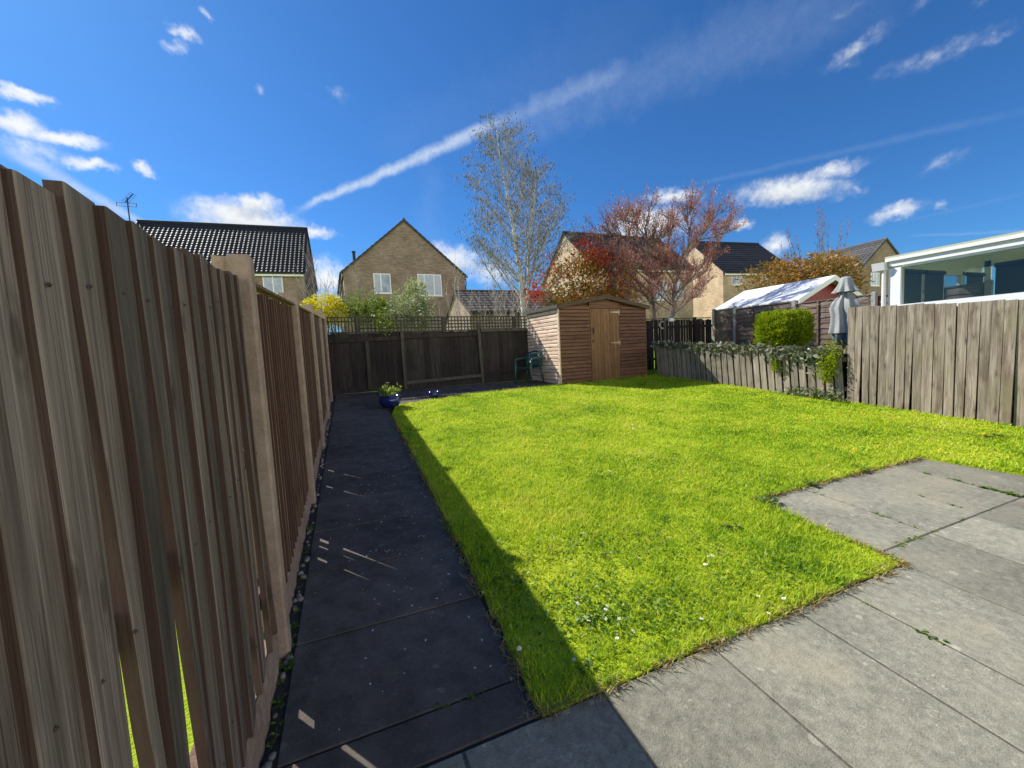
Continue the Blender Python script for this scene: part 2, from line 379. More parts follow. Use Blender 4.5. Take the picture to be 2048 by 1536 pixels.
# ---------------------------------------------------------------- sky: clear spring blue, drifting cumulus, spreading contrails, by compass direction
SUN_AZ, SUN_EL = -39.0, 43.0
CLOUDS = [(-25.92, 23.79, 3.1, 2.48, 0.57, 0.95), (-26.61, 21.49, -3.7, 2.12, 1.21, 1.0), (-24.1, 21.22, 5.3, 3.68, 0.81, 1.0), (-26.07, 19.76, -13.5, 2.65, 1.45, 0.6), (-22.49, 19.51, 2.0, 2.37, 0.65, 0.85), (-18.27, 20.18, -0.2, 1.01, 0.65, 0.75), (-13.73, 32.35, -7.6, 1.59, 0.63, 0.7), (-14.55, 31.12, 15.8, 1.25, 0.61, 0.6), (-11.66, 34.28, -3.0, 0.88, 0.4, 0.6), (-7.34, 29.27, -13.6, 0.6, 0.58, 0.4), (1.44, 30.32, -7.8, 1.74, 0.72, 0.3), (-9.88, 16.59, 0.1, 6.63, 2.24, 1.05), (-8.74, 18.18, 7.0, 3.17, 1.34, 1.0), (-3.09, 16.02, -5.6, 3.36, 0.81, 0.9), (-1.57, 10.33, -27.6, 3.79, 2.84, 0.95), (14.65, 12.9, -11.3, 5.5, 2.21, 0.85), (19.73, 11.11, -2.4, 4.17, 1.98, 0.7), (40.84, 15.22, 0.4, 6.22, 2.4, 1.0), (44.25, 18.16, -4.8, 3.86, 0.84, 0.75), (56.7, 16.13, -9.7, 5.93, 1.6, 0.95), (60.25, 17.02, 6.6, 3.41, 1.01, 0.7), (62.41, 14.99, -20.5, 1.03, 0.4, 0.4), (51.74, 13.46, -2.5, 1.57, 0.89, 0.8), (55.27, 10.72, 1.1, 1.66, 1.45, 0.75), (65.62, 11.73, 2.5, 2.18, 0.82, 0.75), (68.45, 11.66, -4.3, 0.66, 0.49, 0.5), (68.72, 15.26, 14.9, 2.32, 0.68, 0.35), (62.1, 27.01, 16.3, 3.05, 0.91, 0.5), (61.4, 25.95, -8.1, 1.38, 0.57, 0.3), (67.93, 24.05, 0.0, 4.87, 0.88, 0.38), (71.69, 23.7, 2.3, 1.28, 0.46, 0.3), (61.35, 30.29, -4.5, 2.0, 0.46, 0.25), (66.78, 28.14, 9.5, 1.21, 0.57, 0.26), (70.75, 26.43, -3.1, 0.57, 0.4, 0.28)]
TRAILS = [((-0.066, 0.9467, 0.3153), (0.8919, -0.0857, 0.4441), (0.4475, 0.3106, -0.8386), 0.4654, 0.0103, 0.0218, 0.8), ((0.3319, 0.8125, 0.4793), (0.8401, -0.4856, 0.2415), (0.429, 0.3225, -0.8438), 0.266, 0.025, 0.0381, 0.26), ((0.3244, 0.8251, 0.4626), (0.855, -0.4649, 0.2297), (0.4046, 0.321, -0.8563), 0.6476, 0.0632, 0.0817, 0.11), ((0.6842, 0.6535, 0.3238), (0.6841, -0.729, 0.026), (0.253, 0.2037, -0.9458), 0.4529, 0.0073, 0.0098, 0.07), ((0.9053, 0.3925, 0.1624), (0.4175, -0.8927, -0.1696), (0.0784, 0.2214, -0.972), 0.1294, 0.0034, 0.0045, 0.12), ((-0.4393, 0.8336, 0.3347), (0.7176, 0.5498, -0.4275), (-0.5404, 0.0523, -0.8398), 0.1775, 0.0173, 0.0124, 0.65), ((0.2016, 0.8896, 0.4098), (-0.0577, 0.4285, -0.9017), (-0.9778, 0.1581, 0.1377), 0.2209, 0.0323, 0.0702, 0.05), ((0.8961, 0.4024, 0.1872), (0.3991, -0.9152, 0.0565), (0.1941, 0.0241, -0.9807), 0.1375, 0.0052, 0.0059, 0.04), ((0.086, 0.8989, 0.4297), (0.8861, -0.2662, 0.3795), (0.4555, 0.3481, -0.8194), 0.5715, 0.0721, 0.1084, 0.03)]
SKY_STRENGTH = 0.10
SUN_STRENGTH = 4.2
world = bpy.data.worlds.new('World'); S.world = world; world.use_nodes = True
def make_sky():
    nt = world.node_tree; nt.nodes.clear(); k = NT(nt)
    out = k.n('ShaderNodeOutputWorld'); bg = k.n('ShaderNodeBackground'); k.l(bg.outputs[0], out.inputs[0])
    sky = k.n('ShaderNodeTexSky', sky_type='NISHITA'); sky.sun_disc = False
    sky.sun_elevation = math.radians(SUN_EL); sky.sun_rotation = math.radians(SUN_AZ)
    sky.altitude = 0; sky.air_density = 1.0; sky.dust_density = .3; sky.ozone_density = 4.0
    d = k.n('ShaderNodeTexCoord').outputs['Generated']
    sp = k.n('ShaderNodeSeparateXYZ'); k.l(d, sp.inputs[0])
    az = k.math('MULTIPLY', k.math('ARCTAN2', sp.outputs[0], sp.outputs[1]), 180 / PI)
    el = k.math('MULTIPLY', k.math('ARCSINE', sp.outputs[2]), 180 / PI)
    ae = k.n('ShaderNodeCombineXYZ'); k.l(az, ae.inputs[0]); k.l(el, ae.inputs[1]); ae = ae.outputs[0]
    w1 = k.vmath('SUBTRACT', k.noise(ae, .28, 3, .6, out=1), (.5, .5, .5)); w2 = k.vmath('SUBTRACT', k.noise(ae, 1.1, 4, .65, out=1), (.5, .5, .5))
    def scl(v, s):
        x = k.n('ShaderNodeVectorMath', operation='SCALE'); k.l(v, x.inputs[0]); x.inputs[3].default_value = s; return x.outputs[0]
    wp = k.vmath('ADD', ae, k.vmath('ADD', scl(w1, 2.2), scl(w2, 1.1)))
    fl = k.noise(ae, .9, 8, .62)
    den = None; shade = None
    for a, e, r, A, B, st in CLOUDS:
        m = k.mapping(wp, (a, e, 0), (0, 0, math.radians(r)), (A * 1.15, B * 1.2, 1), 'TEXTURE')
        # flatten the z axis
        ln = k.vmath('LENGTH', k.vmath('MULTIPLY', m, (1, 1, 0)))
        v = k.math('MULTIPLY', k.math('SUBTRACT', 1.0, ln), st * (1 if st > .65 else .8))
        v = k.math('MAXIMUM', v, 0.0)
        den = v if den is None else k.math('MAXIMUM', den, v)
        if B > 1.3 and st > .8:
            y = k.n('ShaderNodeSeparateXYZ'); k.l(m, y.inputs[0])
            lo = k.math('MULTIPLY', k.math('MULTIPLY_ADD', y.outputs[1], -.9, .15, clamp=True), k.math('MULTIPLY', v, 2.2, clamp=True))
            shade = lo if shade is None else k.math('MAXIMUM', shade, lo)
    # ragged edge from the fine noise
    dd = k.math('ADD', den, k.math('MULTIPLY', k.math('SUBTRACT', fl, .5), k.math('MULTIPLY', k.math('MULTIPLY', den, 4.0, clamp=True), .85)))
    mask = k.n('ShaderNodeMapRange', interpolation_type='SMOOTHSTEP'); k.l(dd, mask.inputs[0]); mask.inputs[1].default_value = .0; mask.inputs[2].default_value = .92
    mk = mask.outputs[0]
    strk = None
    for p, t, n_, L_, w0, w1_, st in TRAILS:
        dn = k.vmath('NORMALIZE', d)
        x = k.vmath('DOT_PRODUCT', dn, t); z = k.vmath('DOT_PRODUCT', dn, p); y = k.vmath('DOT_PRODUCT', dn, n_)
        al = k.math('DIVIDE', k.math('ARCTAN2', x, z), L_)
        wob = k.math('MULTIPLY', k.math('SUBTRACT', k.noise(ae, .35, 5, .6), .5), w1_ * 1.1)
        wd = k.math('MULTIPLY_ADD', k.math('MINIMUM', k.math('MAXIMUM', al, 0), 1.3), w1_ - w0, w0)
        c = k.math('SUBTRACT', 1.0, k.math('DIVIDE', k.math('ABSOLUTE', k.math('ADD', y, wob)), wd), clamp=True)
        c = k.math('MULTIPLY', k.math('MULTIPLY', c, c), k.math('MULTIPLY_ADD', c, -2, 3))
        e1 = k.n('ShaderNodeMapRange', interpolation_type='SMOOTHSTEP'); k.l(al, e1.inputs[0]); e1.inputs[1].default_value = -.06; e1.inputs[2].default_value = .12
        e2 = k.n('ShaderNodeMapRange', interpolation_type='SMOOTHSTEP'); k.l(al, e2.inputs[0]); e2.inputs[1].default_value = .8; e2.inputs[2].default_value = 1.12; e2.inputs[3].default_value = 1; e2.inputs[4].default_value = 0
        tex = k.math('MULTIPLY_ADD', k.noise(ae, .8, 7, .65), 1.3, .22)
        v = k.math('MULTIPLY', k.math('MULTIPLY', c, k.math('MULTIPLY', e1.outputs[0], e2.outputs[0])), k.math('MULTIPLY', tex, st), clamp=True)
        strk = v if strk is None else k.math('MAXIMUM', strk, v)
    # air deepens away from the sun as it does in a polarised phone picture
    skyc = k.mix(1, sky.outputs[0], SKY_TINT, 'MULTIPLY')
    c1 = k.mix(strk, skyc, (CL * .48, CL * .56, CL * .68))
    cl = k.mix(shade, (CL * .70, CL * .715, CL * .72), (CL * .36, CL * .40, CL * .45))
    c2 = k.mix(k.math('MULTIPLY', mk, .97), c1, cl)
    # bright white band added low in the sky behind the viewer as fill light
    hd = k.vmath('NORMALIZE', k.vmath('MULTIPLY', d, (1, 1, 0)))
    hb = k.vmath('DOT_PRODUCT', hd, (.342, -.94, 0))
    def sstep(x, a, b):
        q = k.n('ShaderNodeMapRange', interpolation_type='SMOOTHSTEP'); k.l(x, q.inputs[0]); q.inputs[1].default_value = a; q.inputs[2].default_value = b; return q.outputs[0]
    fill_mask = k.math('MULTIPLY', sstep(hb, .12, .42), k.math('SUBTRACT', 1.0, sstep(k.math('ADD', el, k.math('MULTIPLY', k.noise(ae, .12, 5), 10)), 19, 27)))
    fill_mask = k.math('MULTIPLY', fill_mask, sstep(el, -1.0, 1.0))
    c2 = k.mix(fill_mask, c2, (FILL_BANK, FILL_BANK * .97, FILL_BANK * .93))
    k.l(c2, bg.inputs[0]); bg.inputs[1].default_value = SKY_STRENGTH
SKY_TINT = (.24, .52, .80)
FILL_BANK = 17.0
CL = 8.2
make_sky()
sl = bpy.data.lights.new('sun', 'SUN'); sl.energy = SUN_STRENGTH; sl.angle = math.radians(.53); sl.color = (1.0, .955, .88)
so = bpy.data.objects.new('sun', sl); COL.objects.link(so)
sv = Vector((math.sin(math.radians(SUN_AZ)) * math.cos(math.radians(SUN_EL)), math.cos(math.radians(SUN_AZ)) * math.cos(math.radians(SUN_EL)), math.sin(math.radians(SUN_EL))))
so.rotation_euler = sv.to_track_quat('Z', 'Y').to_euler(); so.location = sv * 60
S.view_settings.view_transform = 'Standard'; S.view_settings.look = 'None'; S.view_settings.exposure = 0.75; S.view_settings.gamma = 1

# ---------------------------------------------------------------- ground
def ground():
    xs = np.unique(np.concatenate([np.linspace(-600, -40, 8), np.linspace(-40, 60, 41), np.linspace(60, 600, 8)]))
    ys = np.unique(np.concatenate([np.linspace(-300, -10, 6), np.linspace(-10, 30, 41), np.linspace(30, 800, 12)]))
    X, Y = np.meshgrid(xs, ys, indexing='ij'); Z = np.vectorize(G)(X, Y)
    V = np.stack([X, Y, Z], -1).reshape(-1, 3); a, b = len(xs), len(ys)
    i, j = np.meshgrid(np.arange(a - 1), np.arange(b - 1), indexing='ij'); q = (i * b + j).ravel()
    F = np.stack([q, q + b, q + b + 1, q + 1], 1)
    tag(fast_mesh('ground', V, F, MT['field'], smooth=True), kind='structure')
ground()
# bare earth under the slabs and round the edges of our own plot
mb = MB(); 
def strip(mb, pts, h):
    vs = [(x, y, G(x, y) + h) for x, y in pts]; mb.add(vs, [tuple(range(len(vs)))])
strip(mb, [(-.47, -2), (8.46, -2), (8.46, 10.3), (-.47, 10.3)], .006)
tag(mb.build('soil', MT['soil']), kind='structure')

LAWN = [(.588, 1.321), (3.072, 1.321), (3.072, 2.317), (5.652, 2.317), (5.866, 1.62), (6.9, -1.8), (8.40, -1.8), (8.40, 9.38), (8.10, 9.41), (5.03, 9.02), (4.0, 8.93), (2.6, 8.80), (1.45, 8.40), (.80, 8.04), (.645, 7.2), (.628, 3.9)]
def rough(poly, step, amp):
    out = []; R_ = random.Random(4)
    for i, a in enumerate(poly):
        b = poly[(i + 1) % len(poly)]; L = math.hypot(b[0] - a[0], b[1] - a[1]); n = max(1, int(L / step)); nx, ny = -(b[1] - a[1]) / L, (b[0] - a[0]) / L
        for j in range(n):
            u = j / n; d = R_.gauss(0, amp) if j else 0
            out.append((a[0] + (b[0] - a[0]) * u + nx * d, a[1] + (b[1] - a[1]) * u + ny * d))
    return out
LAWN = rough(LAWN, .12, .007)
def inside(poly, P):
    x, y = P[:, 0], P[:, 1]; r = np.zeros(len(P), bool); n = len(poly)
    for i in range(n):
        x1, y1 = poly[i]; x2, y2 = poly[(i + 1) % n]
        c = ((y1 > y) != (y2 > y)) & (x < (x2 - x1) * (y - y1) / (y2 - y1 + 1e-12) + x1); r ^= c
    return r
mb = MB(); n = len(LAWN)
mb.add([(x, y, G(x, y) + .021) for x, y in LAWN] + [(x, y, G(x, y) - .01) for x, y in LAWN],
       [tuple(range(n))] + [((i + 1) % n, i, n + i, n + (i + 1) % n) for i in range(n)])
tag(mb.build('lawn', MT['lawn']), kind='structure')

def vnoise(P, s, seed):
    r = np.random.default_rng(seed); v = 0
    for o in range(5):
        k_ = r.normal(size=2) * s * (1 + o * .7); v = v + np.sin(P @ k_ + r.uniform(0, 6.28)) / (1 + .3 * o)
    return v / 2.4
def edge_dist(P):
    d = np.full(len(P), 9.0)
    for i in range(len(LAWN)):
        a = np.array(LAWN[i]); b = np.array(LAWN[(i + 1) % len(LAWN)]); ab = b - a
        t = np.clip(((P - a) @ ab) / (ab @ ab), 0, 1); d = np.minimum(d, np.linalg.norm(P - a - t[:, None] * ab, axis=1))
    return d
def grass():
    Vs = []
    for r0, r1, dens, w, h in ((0, 2.4, 17000, .0020, .042), (2.4, 3.8, 11500, .0026, .042), (3.8, 6.0, 7200, .0036, .042), (6.0, 8.5, 4600, .0050, .044), (8.5, 14, 3200, .0065, .046)):
        N = int(dens * 8.4 * 11.4); P = np.stack([rng.uniform(.5, 8.6, N), rng.uniform(-1.2, 9.6, N)], 1)
        rr = np.hypot(P[:, 0], P[:, 1]); P = P[(rr >= r0) & (rr < r1)]
        # nothing is grown behind the line of sight
        P = P[P[:, 1] > P[:, 0] * .16 - .1]
        P = P[inside(LAWN, P)]
        n = len(P); ed = edge_dist(P)
        tuft = vnoise(P, 2.2, 1) * .5 + vnoise(P, 9, 2) * .45 + vnoise(P, 26, 4) * .35
        keep = rng.uniform(size=n) < np.clip(.82 + tuft * .4, .2, 1); P, ed, tuft = P[keep], ed[keep], tuft[keep]; n = len(P)
        push = (rng.uniform(size=n) < .5) & (ed < .035); P = P + np.where(push[:, None], rng.normal(size=(n, 2)) * .012, 0)
        H = h * .62 * (1 + (.6 if r1 < 4 else .3) * np.clip(tuft, -1.2, 1.3)) * rng.uniform(.55, 1.35, n) * np.where(ed < .05, 1.3, 1) * np.where(rng.uniform(size=n) < .02, 1.6, 1)
        th = rng.uniform(0, 2 * PI, n); lean = rng.uniform(.25, 1.25, n) * H
        dx, dy = np.cos(th), np.sin(th)
        z0 = .0705 * P[:, 1] - .0082 * P[:, 0] + .018
        b = np.stack([P[:, 0], P[:, 1], z0], 1)
        ww = w * rng.uniform(.7, 1.3, n)
        fa = th + PI / 2 + rng.uniform(-.6, .6, n); side = np.stack([np.cos(fa) * ww, np.sin(fa) * ww, 0 * ww], 1)
        m1 = b + np.stack([dx * lean * .3, dy * lean * .3, H * .6], 1); t1 = b + np.stack([dx * lean, dy * lean, H], 1)
        Vs.append(np.stack([b - side, b + side, m1 + side * .8, m1 - side * .8, t1 + side * .12, t1 - side * .12], 1).reshape(-1, 3))
    V = np.concatenate(Vs); nb = len(V) // 6; o = (np.arange(nb) * 6)[:, None]
    F = np.concatenate([o + np.array([[0, 1, 2, 3]]), o + np.array([[3, 2, 4, 5]])], 0)
    tag(fast_mesh('grass', V, F, MT['grass']), 'short bright green lawn grass lit by the low spring sun', 'grass', kind='stuff')
grass()
def dry_grass():
    P = []
    big = [(.588, 1.321), (3.072, 1.321), (3.072, 2.317), (5.652, 2.317)]
    segs = list(zip(big[:-1], big[1:])) + [((.588, 1.321), (.63, 3.9)), ((.63, 3.9), (.645, 7.2))]
    for (a, b) in segs:
        L = math.hypot(b[0] - a[0], b[1] - a[1]); n = int(L * 900); u = rng.uniform(size=n)
        clump = np.clip(np.sin(u * L * 9) + np.sin(u * L * 23 + 1) + .6, 0, 1); k_ = rng.uniform(size=n) < .25 + .75 * clump; u = u[k_]
        q = np.stack([a[0] + (b[0] - a[0]) * u, a[1] + (b[1] - a[1]) * u], 1); nrm = np.array([-(b[1] - a[1]), b[0] - a[0]]) / L
        P.append(q + nrm * (rng.normal(size=(len(u), 1)) * .022 + .004 * np.sign(nrm[1] + .5)))
    N = 60000; Q = np.stack([rng.uniform(.6, 8.4, N), rng.uniform(1.3, 9.2, N)], 1); Q = Q[inside(LAWN, Q)]
    w = vnoise(Q, 1.6, 9) + .6 * vnoise(Q, 6, 10); P.append(Q[(w > .75)])
    P = np.concatenate(P); n = len(P); r = np.hypot(P[:, 0], P[:, 1]); H = .018 * rng.uniform(.5, 1.5, n); th = rng.uniform(0, 2 * PI, n); ln = H * rng.uniform(.6, 2.2, n); ww = .0014 + .0005 * r * rng.uniform(.6, 1.2, n)
    b = np.stack([P[:, 0], P[:, 1], .0705 * P[:, 1] - .0082 * P[:, 0] + .016], 1); side = np.stack([-np.sin(th) * ww, np.cos(th) * ww, 0 * ww], 1)
    t1 = b + np.stack([np.cos(th) * ln, np.sin(th) * ln, H], 1)
    V = np.stack([b - side, b + side, t1 + side * .3, t1 - side * .3], 1).reshape(-1, 3)
    tag(fast_mesh('dry_grass', V, np.arange(4 * n).reshape(n, 4), foliage('straw', [(0, (.16, .10, .04)), (.5, (.34, .25, .10)), (1, (.55, .44, .2))], .3)), 'straw coloured dead grass along the lawn edges and in worn patches', 'grass', kind='stuff')
dry_grass()
def clover():
    P = []
    for (cx_, cy_, sx, sy, n) in ((1.05, 1.75, .22, .13, 800), (.80, 2.15, .10, .2, 380), (1.45, 1.55, .22, .10, 450), (2.25, 1.58, .22, .10, 420), (1.3, 2.3, .25, .12, 330), (1.9, 2.1, .3, .14, 260), (2.0, 5.2, .5, .3, 500), (3.7, 5.9, .5, .3, 500), (3.0, 3.4, .4, .2, 400), (5.9, 2.9, .4, .3, 500)):
        P.append(np.stack([rng.normal(cx_, sx, n), rng.normal(cy_, sy, n)], 1))
    P = np.concatenate(P); P = P[inside(LAWN, P)]
    r = np.hypot(P[:, 0], P[:, 1]); z = .0705 * P[:, 1] - .0082 * P[:, 0] + .022 + rng.uniform(.004, .022, len(P))
    d = np.stack([rng.normal(size=len(P)), rng.normal(size=len(P)), rng.uniform(-.1, .5, len(P))], 1)
    o = leaves('clover', np.stack([P[:, 0], P[:, 1], z], 1), .020, foliage('clover_leaf', [(0, (.06, .15, .015)), (.6, (.15, .27, .03)), (1, (.28, .40, .06))], .35), None, d, .75, .2)
    tag(o, 'dark green clover and daisy leaves in loose patches among the lawn grass', 'clover', kind='stuff')
clover()

# ---------------------------------------------------------------- path and patio slabs
def slab(mb, c, top=.014):
    """c: four ground corners counter-clockwise"""
    j = [rnd.uniform(-.002, .002) for _ in range(4)]
    lo = [(x, y, G(x, y) - .03) for x, y in c]; hi = [(x, y, G(x, y) + top + j[i]) for i, (x, y) in enumerate(c)]
    mb.hexa(lo, hi)
def rect(x0, x1, y0, y1, g=.005): return [(x0 + g, y0 + g), (x1 - g, y0 + g), (x1 - g, y1 - g), (x0 + g, y1 - g)]
mb = MB(); strip(mb, [(-.355, -1.3), (6.6, -1.3), (5.89, 1.447), (5.645, 2.31), (3.078, 2.31), (3.078, 1.316), (-.355, 1.316)], .011)
tag(mb.build('paving_sand', concrete('joint_sand', (.06, .055, .042), (.19, .17, .13), sc=26, bump=1)), kind='structure')
mb = MB(); ys = [1.325, 1.512] + [1.512 + .5825 * i for i in range(1, 12)]
for a, b in zip(ys[:-1], ys[1:]):
    xa, xb = -.342 + .003 * (a - 1), .575 + .018 * min(a - 1, 3.2)
    slab(mb, rect(xa, xb, a, b))
# the paved strip along the back fence
yy = ys[-1]
for r in range(4):
    y0, y1 = yy + r * .58, yy + (r + 1) * .58; xo = -.32 - (.3 if r % 2 else 0)
    for c in range(10):
        x0 = xo + c * .6; x1 = x0 + .6; x0 = max(x0, -.32)
        if x1 < x0 + .05 or x0 > 4.95: continue
        y1c = min(y1, 10.22)
        if y1c - y0 < .1: continue
        slab(mb, rect(x0, min(x1, 4.98), y0, y1c), .013)
tag(mb.build('path', MT['path'], bevel=.004), kind='structure')
mb = MB()
xs = [-.36, .27, .86, 1.46, 2.055, 2.45, 3.055, 3.70, 4.32, 4.95, 5.6]
for i in range(len(xs) - 1):
    x0, x1 = xs[i], xs[i + 1]; t = 1.32 if x1 < 3.08 else 1.45
    for a, b in ((t - .9, t), (t - 1.8, t - .9), (t - 2.7, t - 1.8)):
        slab(mb, rect(x0, x1, a, b, .0065))
xs2 = [3.075, 3.70, 4.41, 5.13, 5.655]
for i in range(len(xs2) - 1):
    slab(mb, rect(xs2[i], xs2[i + 1], 1.451, 2.315, .006) if i < 3 else [(5.134, 1.455), (5.90, 1.455), (5.65, 2.311), (5.134, 2.311)])
slab(mb, [(5.604, .55), (6.2, .55), (5.915, 1.447), (5.604, 1.447)])
tag(mb.build('patio', MT['patio'], bevel=.003), kind='structure')

# pebbles in the gap between the fence and the path
mb = MB(); 
ico = [(0, 0, 1), (.89, 0, .45), (.28, .85, .45), (-.72, .53, .45), (-.72, -.53, .45), (.28, -.85, .45), (.72, .53, -.45), (-.28, .85, -.45), (-.89, 0, -.45), (-.28, -.85, -.45), (.72, -.53, -.45), (0, 0, -1)]
icf = [(0, 1, 2), (0, 2, 3), (0, 3, 4), (0, 4, 5), (0, 5, 1), (1, 6, 2), (2, 7, 3), (3, 8, 4), (4, 9, 5), (5, 10, 1), (2, 6, 7), (3, 7, 8), (4, 8, 9), (5, 9, 10), (1, 10, 6), (6, 11, 7), (7, 11, 8), (8, 11, 9), (9, 11, 10), (10, 11, 6)]
for _ in range(110):
    y = rnd.uniform(.9, 8.6); x = rnd.uniform(-.376, -.346); r = rnd.uniform(.006, .022) * (1.2 if y < 3 else 1)
    a = rnd.uniform(0, 6.28); c, s_ = math.cos(a), math.sin(a); ex = rnd.uniform(.6, 1)
    mb.add([(x + (p[0] * c - p[1] * s_ * ex) * r, y + (p[0] * s_ + p[1] * c * ex) * r * 1.2, G(x, y) + .012 + p[2] * r * .7) for p in ico], icf)
tag(mb.build('pebbles', MT['pebble'], smooth=True), 'grey and tan pebbles in the strip below the left fence', 'pebbles', kind='stuff')

# ---------------------------------------------------------------- fences
def left_fence():
    t = thing('timber_fence', 'tall feather-edge timber fence between concrete posts beside the dark slab path', 'fence', (-.385, 0, 0))
    ox = -.385
    def g(y): return G(ox, y)
    posts = [.265, 2.085, 3.885, 5.71, 7.53, 9.35]
    for y in posts:     # slotted concrete post with a chamfered front
        mb = MB(); z0 = g(y) - .25; z1 = g(y) + 1.83
        f = .032; c = .01; w = .045
        poly = [(-.055, y - w), (f - c, y - w), (f, y - w + c), (f, y + w - c), (f - c, y + w), (-.055, y + w)]
        mb.prism(poly, z0, z1 - .015, 'z')
        p2 = [(px * .9 if px > 0 else px + .008, y + (py - y) * .8) for px, py in poly]
        mb.add([(px, py, z1 - .015) for px, py in poly] + [(px, py, z1) for px, py in p2], [(i, (i + 1) % 6, 6 + (i + 1) % 6, 6 + i) for i in range(6)] + [tuple(range(6, 12))])
        # far half of the H section
        mb.prism([(-.105, y - w), (-.055, y - .03), (-.055, y + .03), (-.105, y + w)], z0, z1 - .01, 'z')
        mb.build('post', MT['post'], t)
    edges = [(-1.56, .265)] + list(zip(posts[:-1], posts[1:])) + [(9.35, 10.27)]
    for k_, (ya, yb) in enumerate(edges):
        a, b = ya + .055, yb - .055
        if b > 10: b = 10.24
        # rock-faced gravel board
        mb = MB(); nn = 40; hb = .175
        rows = 5; vs = []
        for i in range(nn + 1):
            y = a + (b - a) * i / nn
            for r in range(rows + 1):
                zz = -.1 + (hb + .1) * r / rows
                vs.append((-.004 + (rnd.uniform(-.006, .006) if 0 < r < rows else -.012), y, g(y) + zz + (rnd.uniform(-.01, .01) if 0 < r < rows else 0)))
        fs = [(i * (rows + 1) + r, (i + 1) * (rows + 1) + r, (i + 1) * (rows + 1) + r + 1, i * (rows + 1) + r + 1) for i in range(nn) for r in range(rows)]
        mb.add(vs, fs)
        q = [(-.055, a), (-.02, a), (-.02, b), (-.055, b)]
        mb.hexa([(x, y, g(y) - .1) for x, y in q], [(x, y, g(y) + hb) for x, y in q])
        mb.build('gravel_board', MT['gravel_board'], t, smooth=False)
        # boards, thick edge towards the house
        mb = MB(); pitch = .1045 if k_ < 2 else (.098 if k_ != 2 else .085); w = pitch + .02; y = a
        top = 1.73 if k_ < 2 else 1.70
        n = int((b - a) / pitch + .5); pitch = (b - a) / n
        for i in range(n):
            y0 = a + i * pitch; y1 = min(y0 + w, b)
            zt = g(y0) + top + rnd.uniform(-.012, .012); zb = g(y0) + .172 + rnd.uniform(-.004, .01)
            s0 = rnd.uniform(-.003, .004); s1 = rnd.uniform(-.003, .006)
            cut = 0; cf = 0
            if k_ == 1 and i in (4, 6): cf = .036
            if k_ == 1 and i == 5: cut = .092
            if k_ == 1 and i == 7: cut = .088
            if k_ == 2 and i in (10, 12, 13): cut = rnd.choice([.06, .07, .05, .066])
            if k_ == 1 and i in (12, 14, 15): cut = .062
            if k_ == 3 and i in (4, 9): cut = .06
            ex = rnd.uniform(-.0025, .003); th = rnd.uniform(.021, .027); bow = rnd.uniform(-.004, .004)
            zs = [zb, zb + (zt - zb) * .4, zt]; sh = [s1 + cut, s1 * .5 + cut * .45, s0]
            rings = []
            for j in range(3):
                ya_ = y0 + sh[j]; yb_ = y1 + (s1, 0, s0)[j] * .5 - cf * (1, .45, 0)[j]; bb = ex + (bow if j == 1 else 0)
                rings.append([(bb - .002, ya_, zs[j]), (bb, ya_ + .004, zs[j]), (bb - th + .007, yb_, zs[j] + (yb_ - ya_) * .07), (bb - th, yb_, zs[j] + (yb_ - ya_) * .07), (bb - th - .001, ya_, zs[j])])
            vs = sum(rings, []); fs = [(j * 5 + q_, j * 5 + (q_ + 1) % 5, j * 5 + 5 + (q_ + 1) % 5, j * 5 + 5 + q_) for j in range(2) for q_ in range(5)]
            fs += [(4, 3, 2, 1, 0), (10, 11, 12, 13, 14)]
            mb.add(vs, fs)
        if k_ in (0, 1, 2):     # nail heads along the rails
            for i in range(n):
                for hz in (.375, .985, 1.585):
                    y = a + i * pitch + .035 + rnd.uniform(-.008, .008); z = g(y) + hz + rnd.uniform(-.02, .02)
                    mb.add([(.0035 - .012 * .3 + .0045 * (k == 6) , y + (.0042 * math.cos(k * PI / 3) if k < 6 else 0), z + (.0042 * math.sin(k * PI / 3) if k < 6 else 0)) for k in range(7)], [(k, (k + 1) % 6, 6) for k in range(6)], 1)
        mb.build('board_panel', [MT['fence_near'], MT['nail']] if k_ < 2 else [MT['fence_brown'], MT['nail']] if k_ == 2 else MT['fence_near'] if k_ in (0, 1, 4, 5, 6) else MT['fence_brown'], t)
        for hz in (.34, .95, 1.55):
            mb = MB(); q = [(-.075, a), (-.032, a), (-.032, b), (-.075, b)]
            mb.hexa([(x, y, g(y) + hz) for x, y in q], [(x, y, g(y) + hz + .075) for x, y in q]); mb.build('back_rail', MT['fence_brown'], t)
        if k_ >= 2:
            mb = MB(); q = [(-.045, a), (.012, a), (.012, b), (-.045, b)]
            mb.hexa([(x, y, g(y) + 1.717) for x, y in q], [(x, y, g(y) + 1.733) for x, y in q]); mb.build('capping', MT['fence_brown'], t)
left_fence()

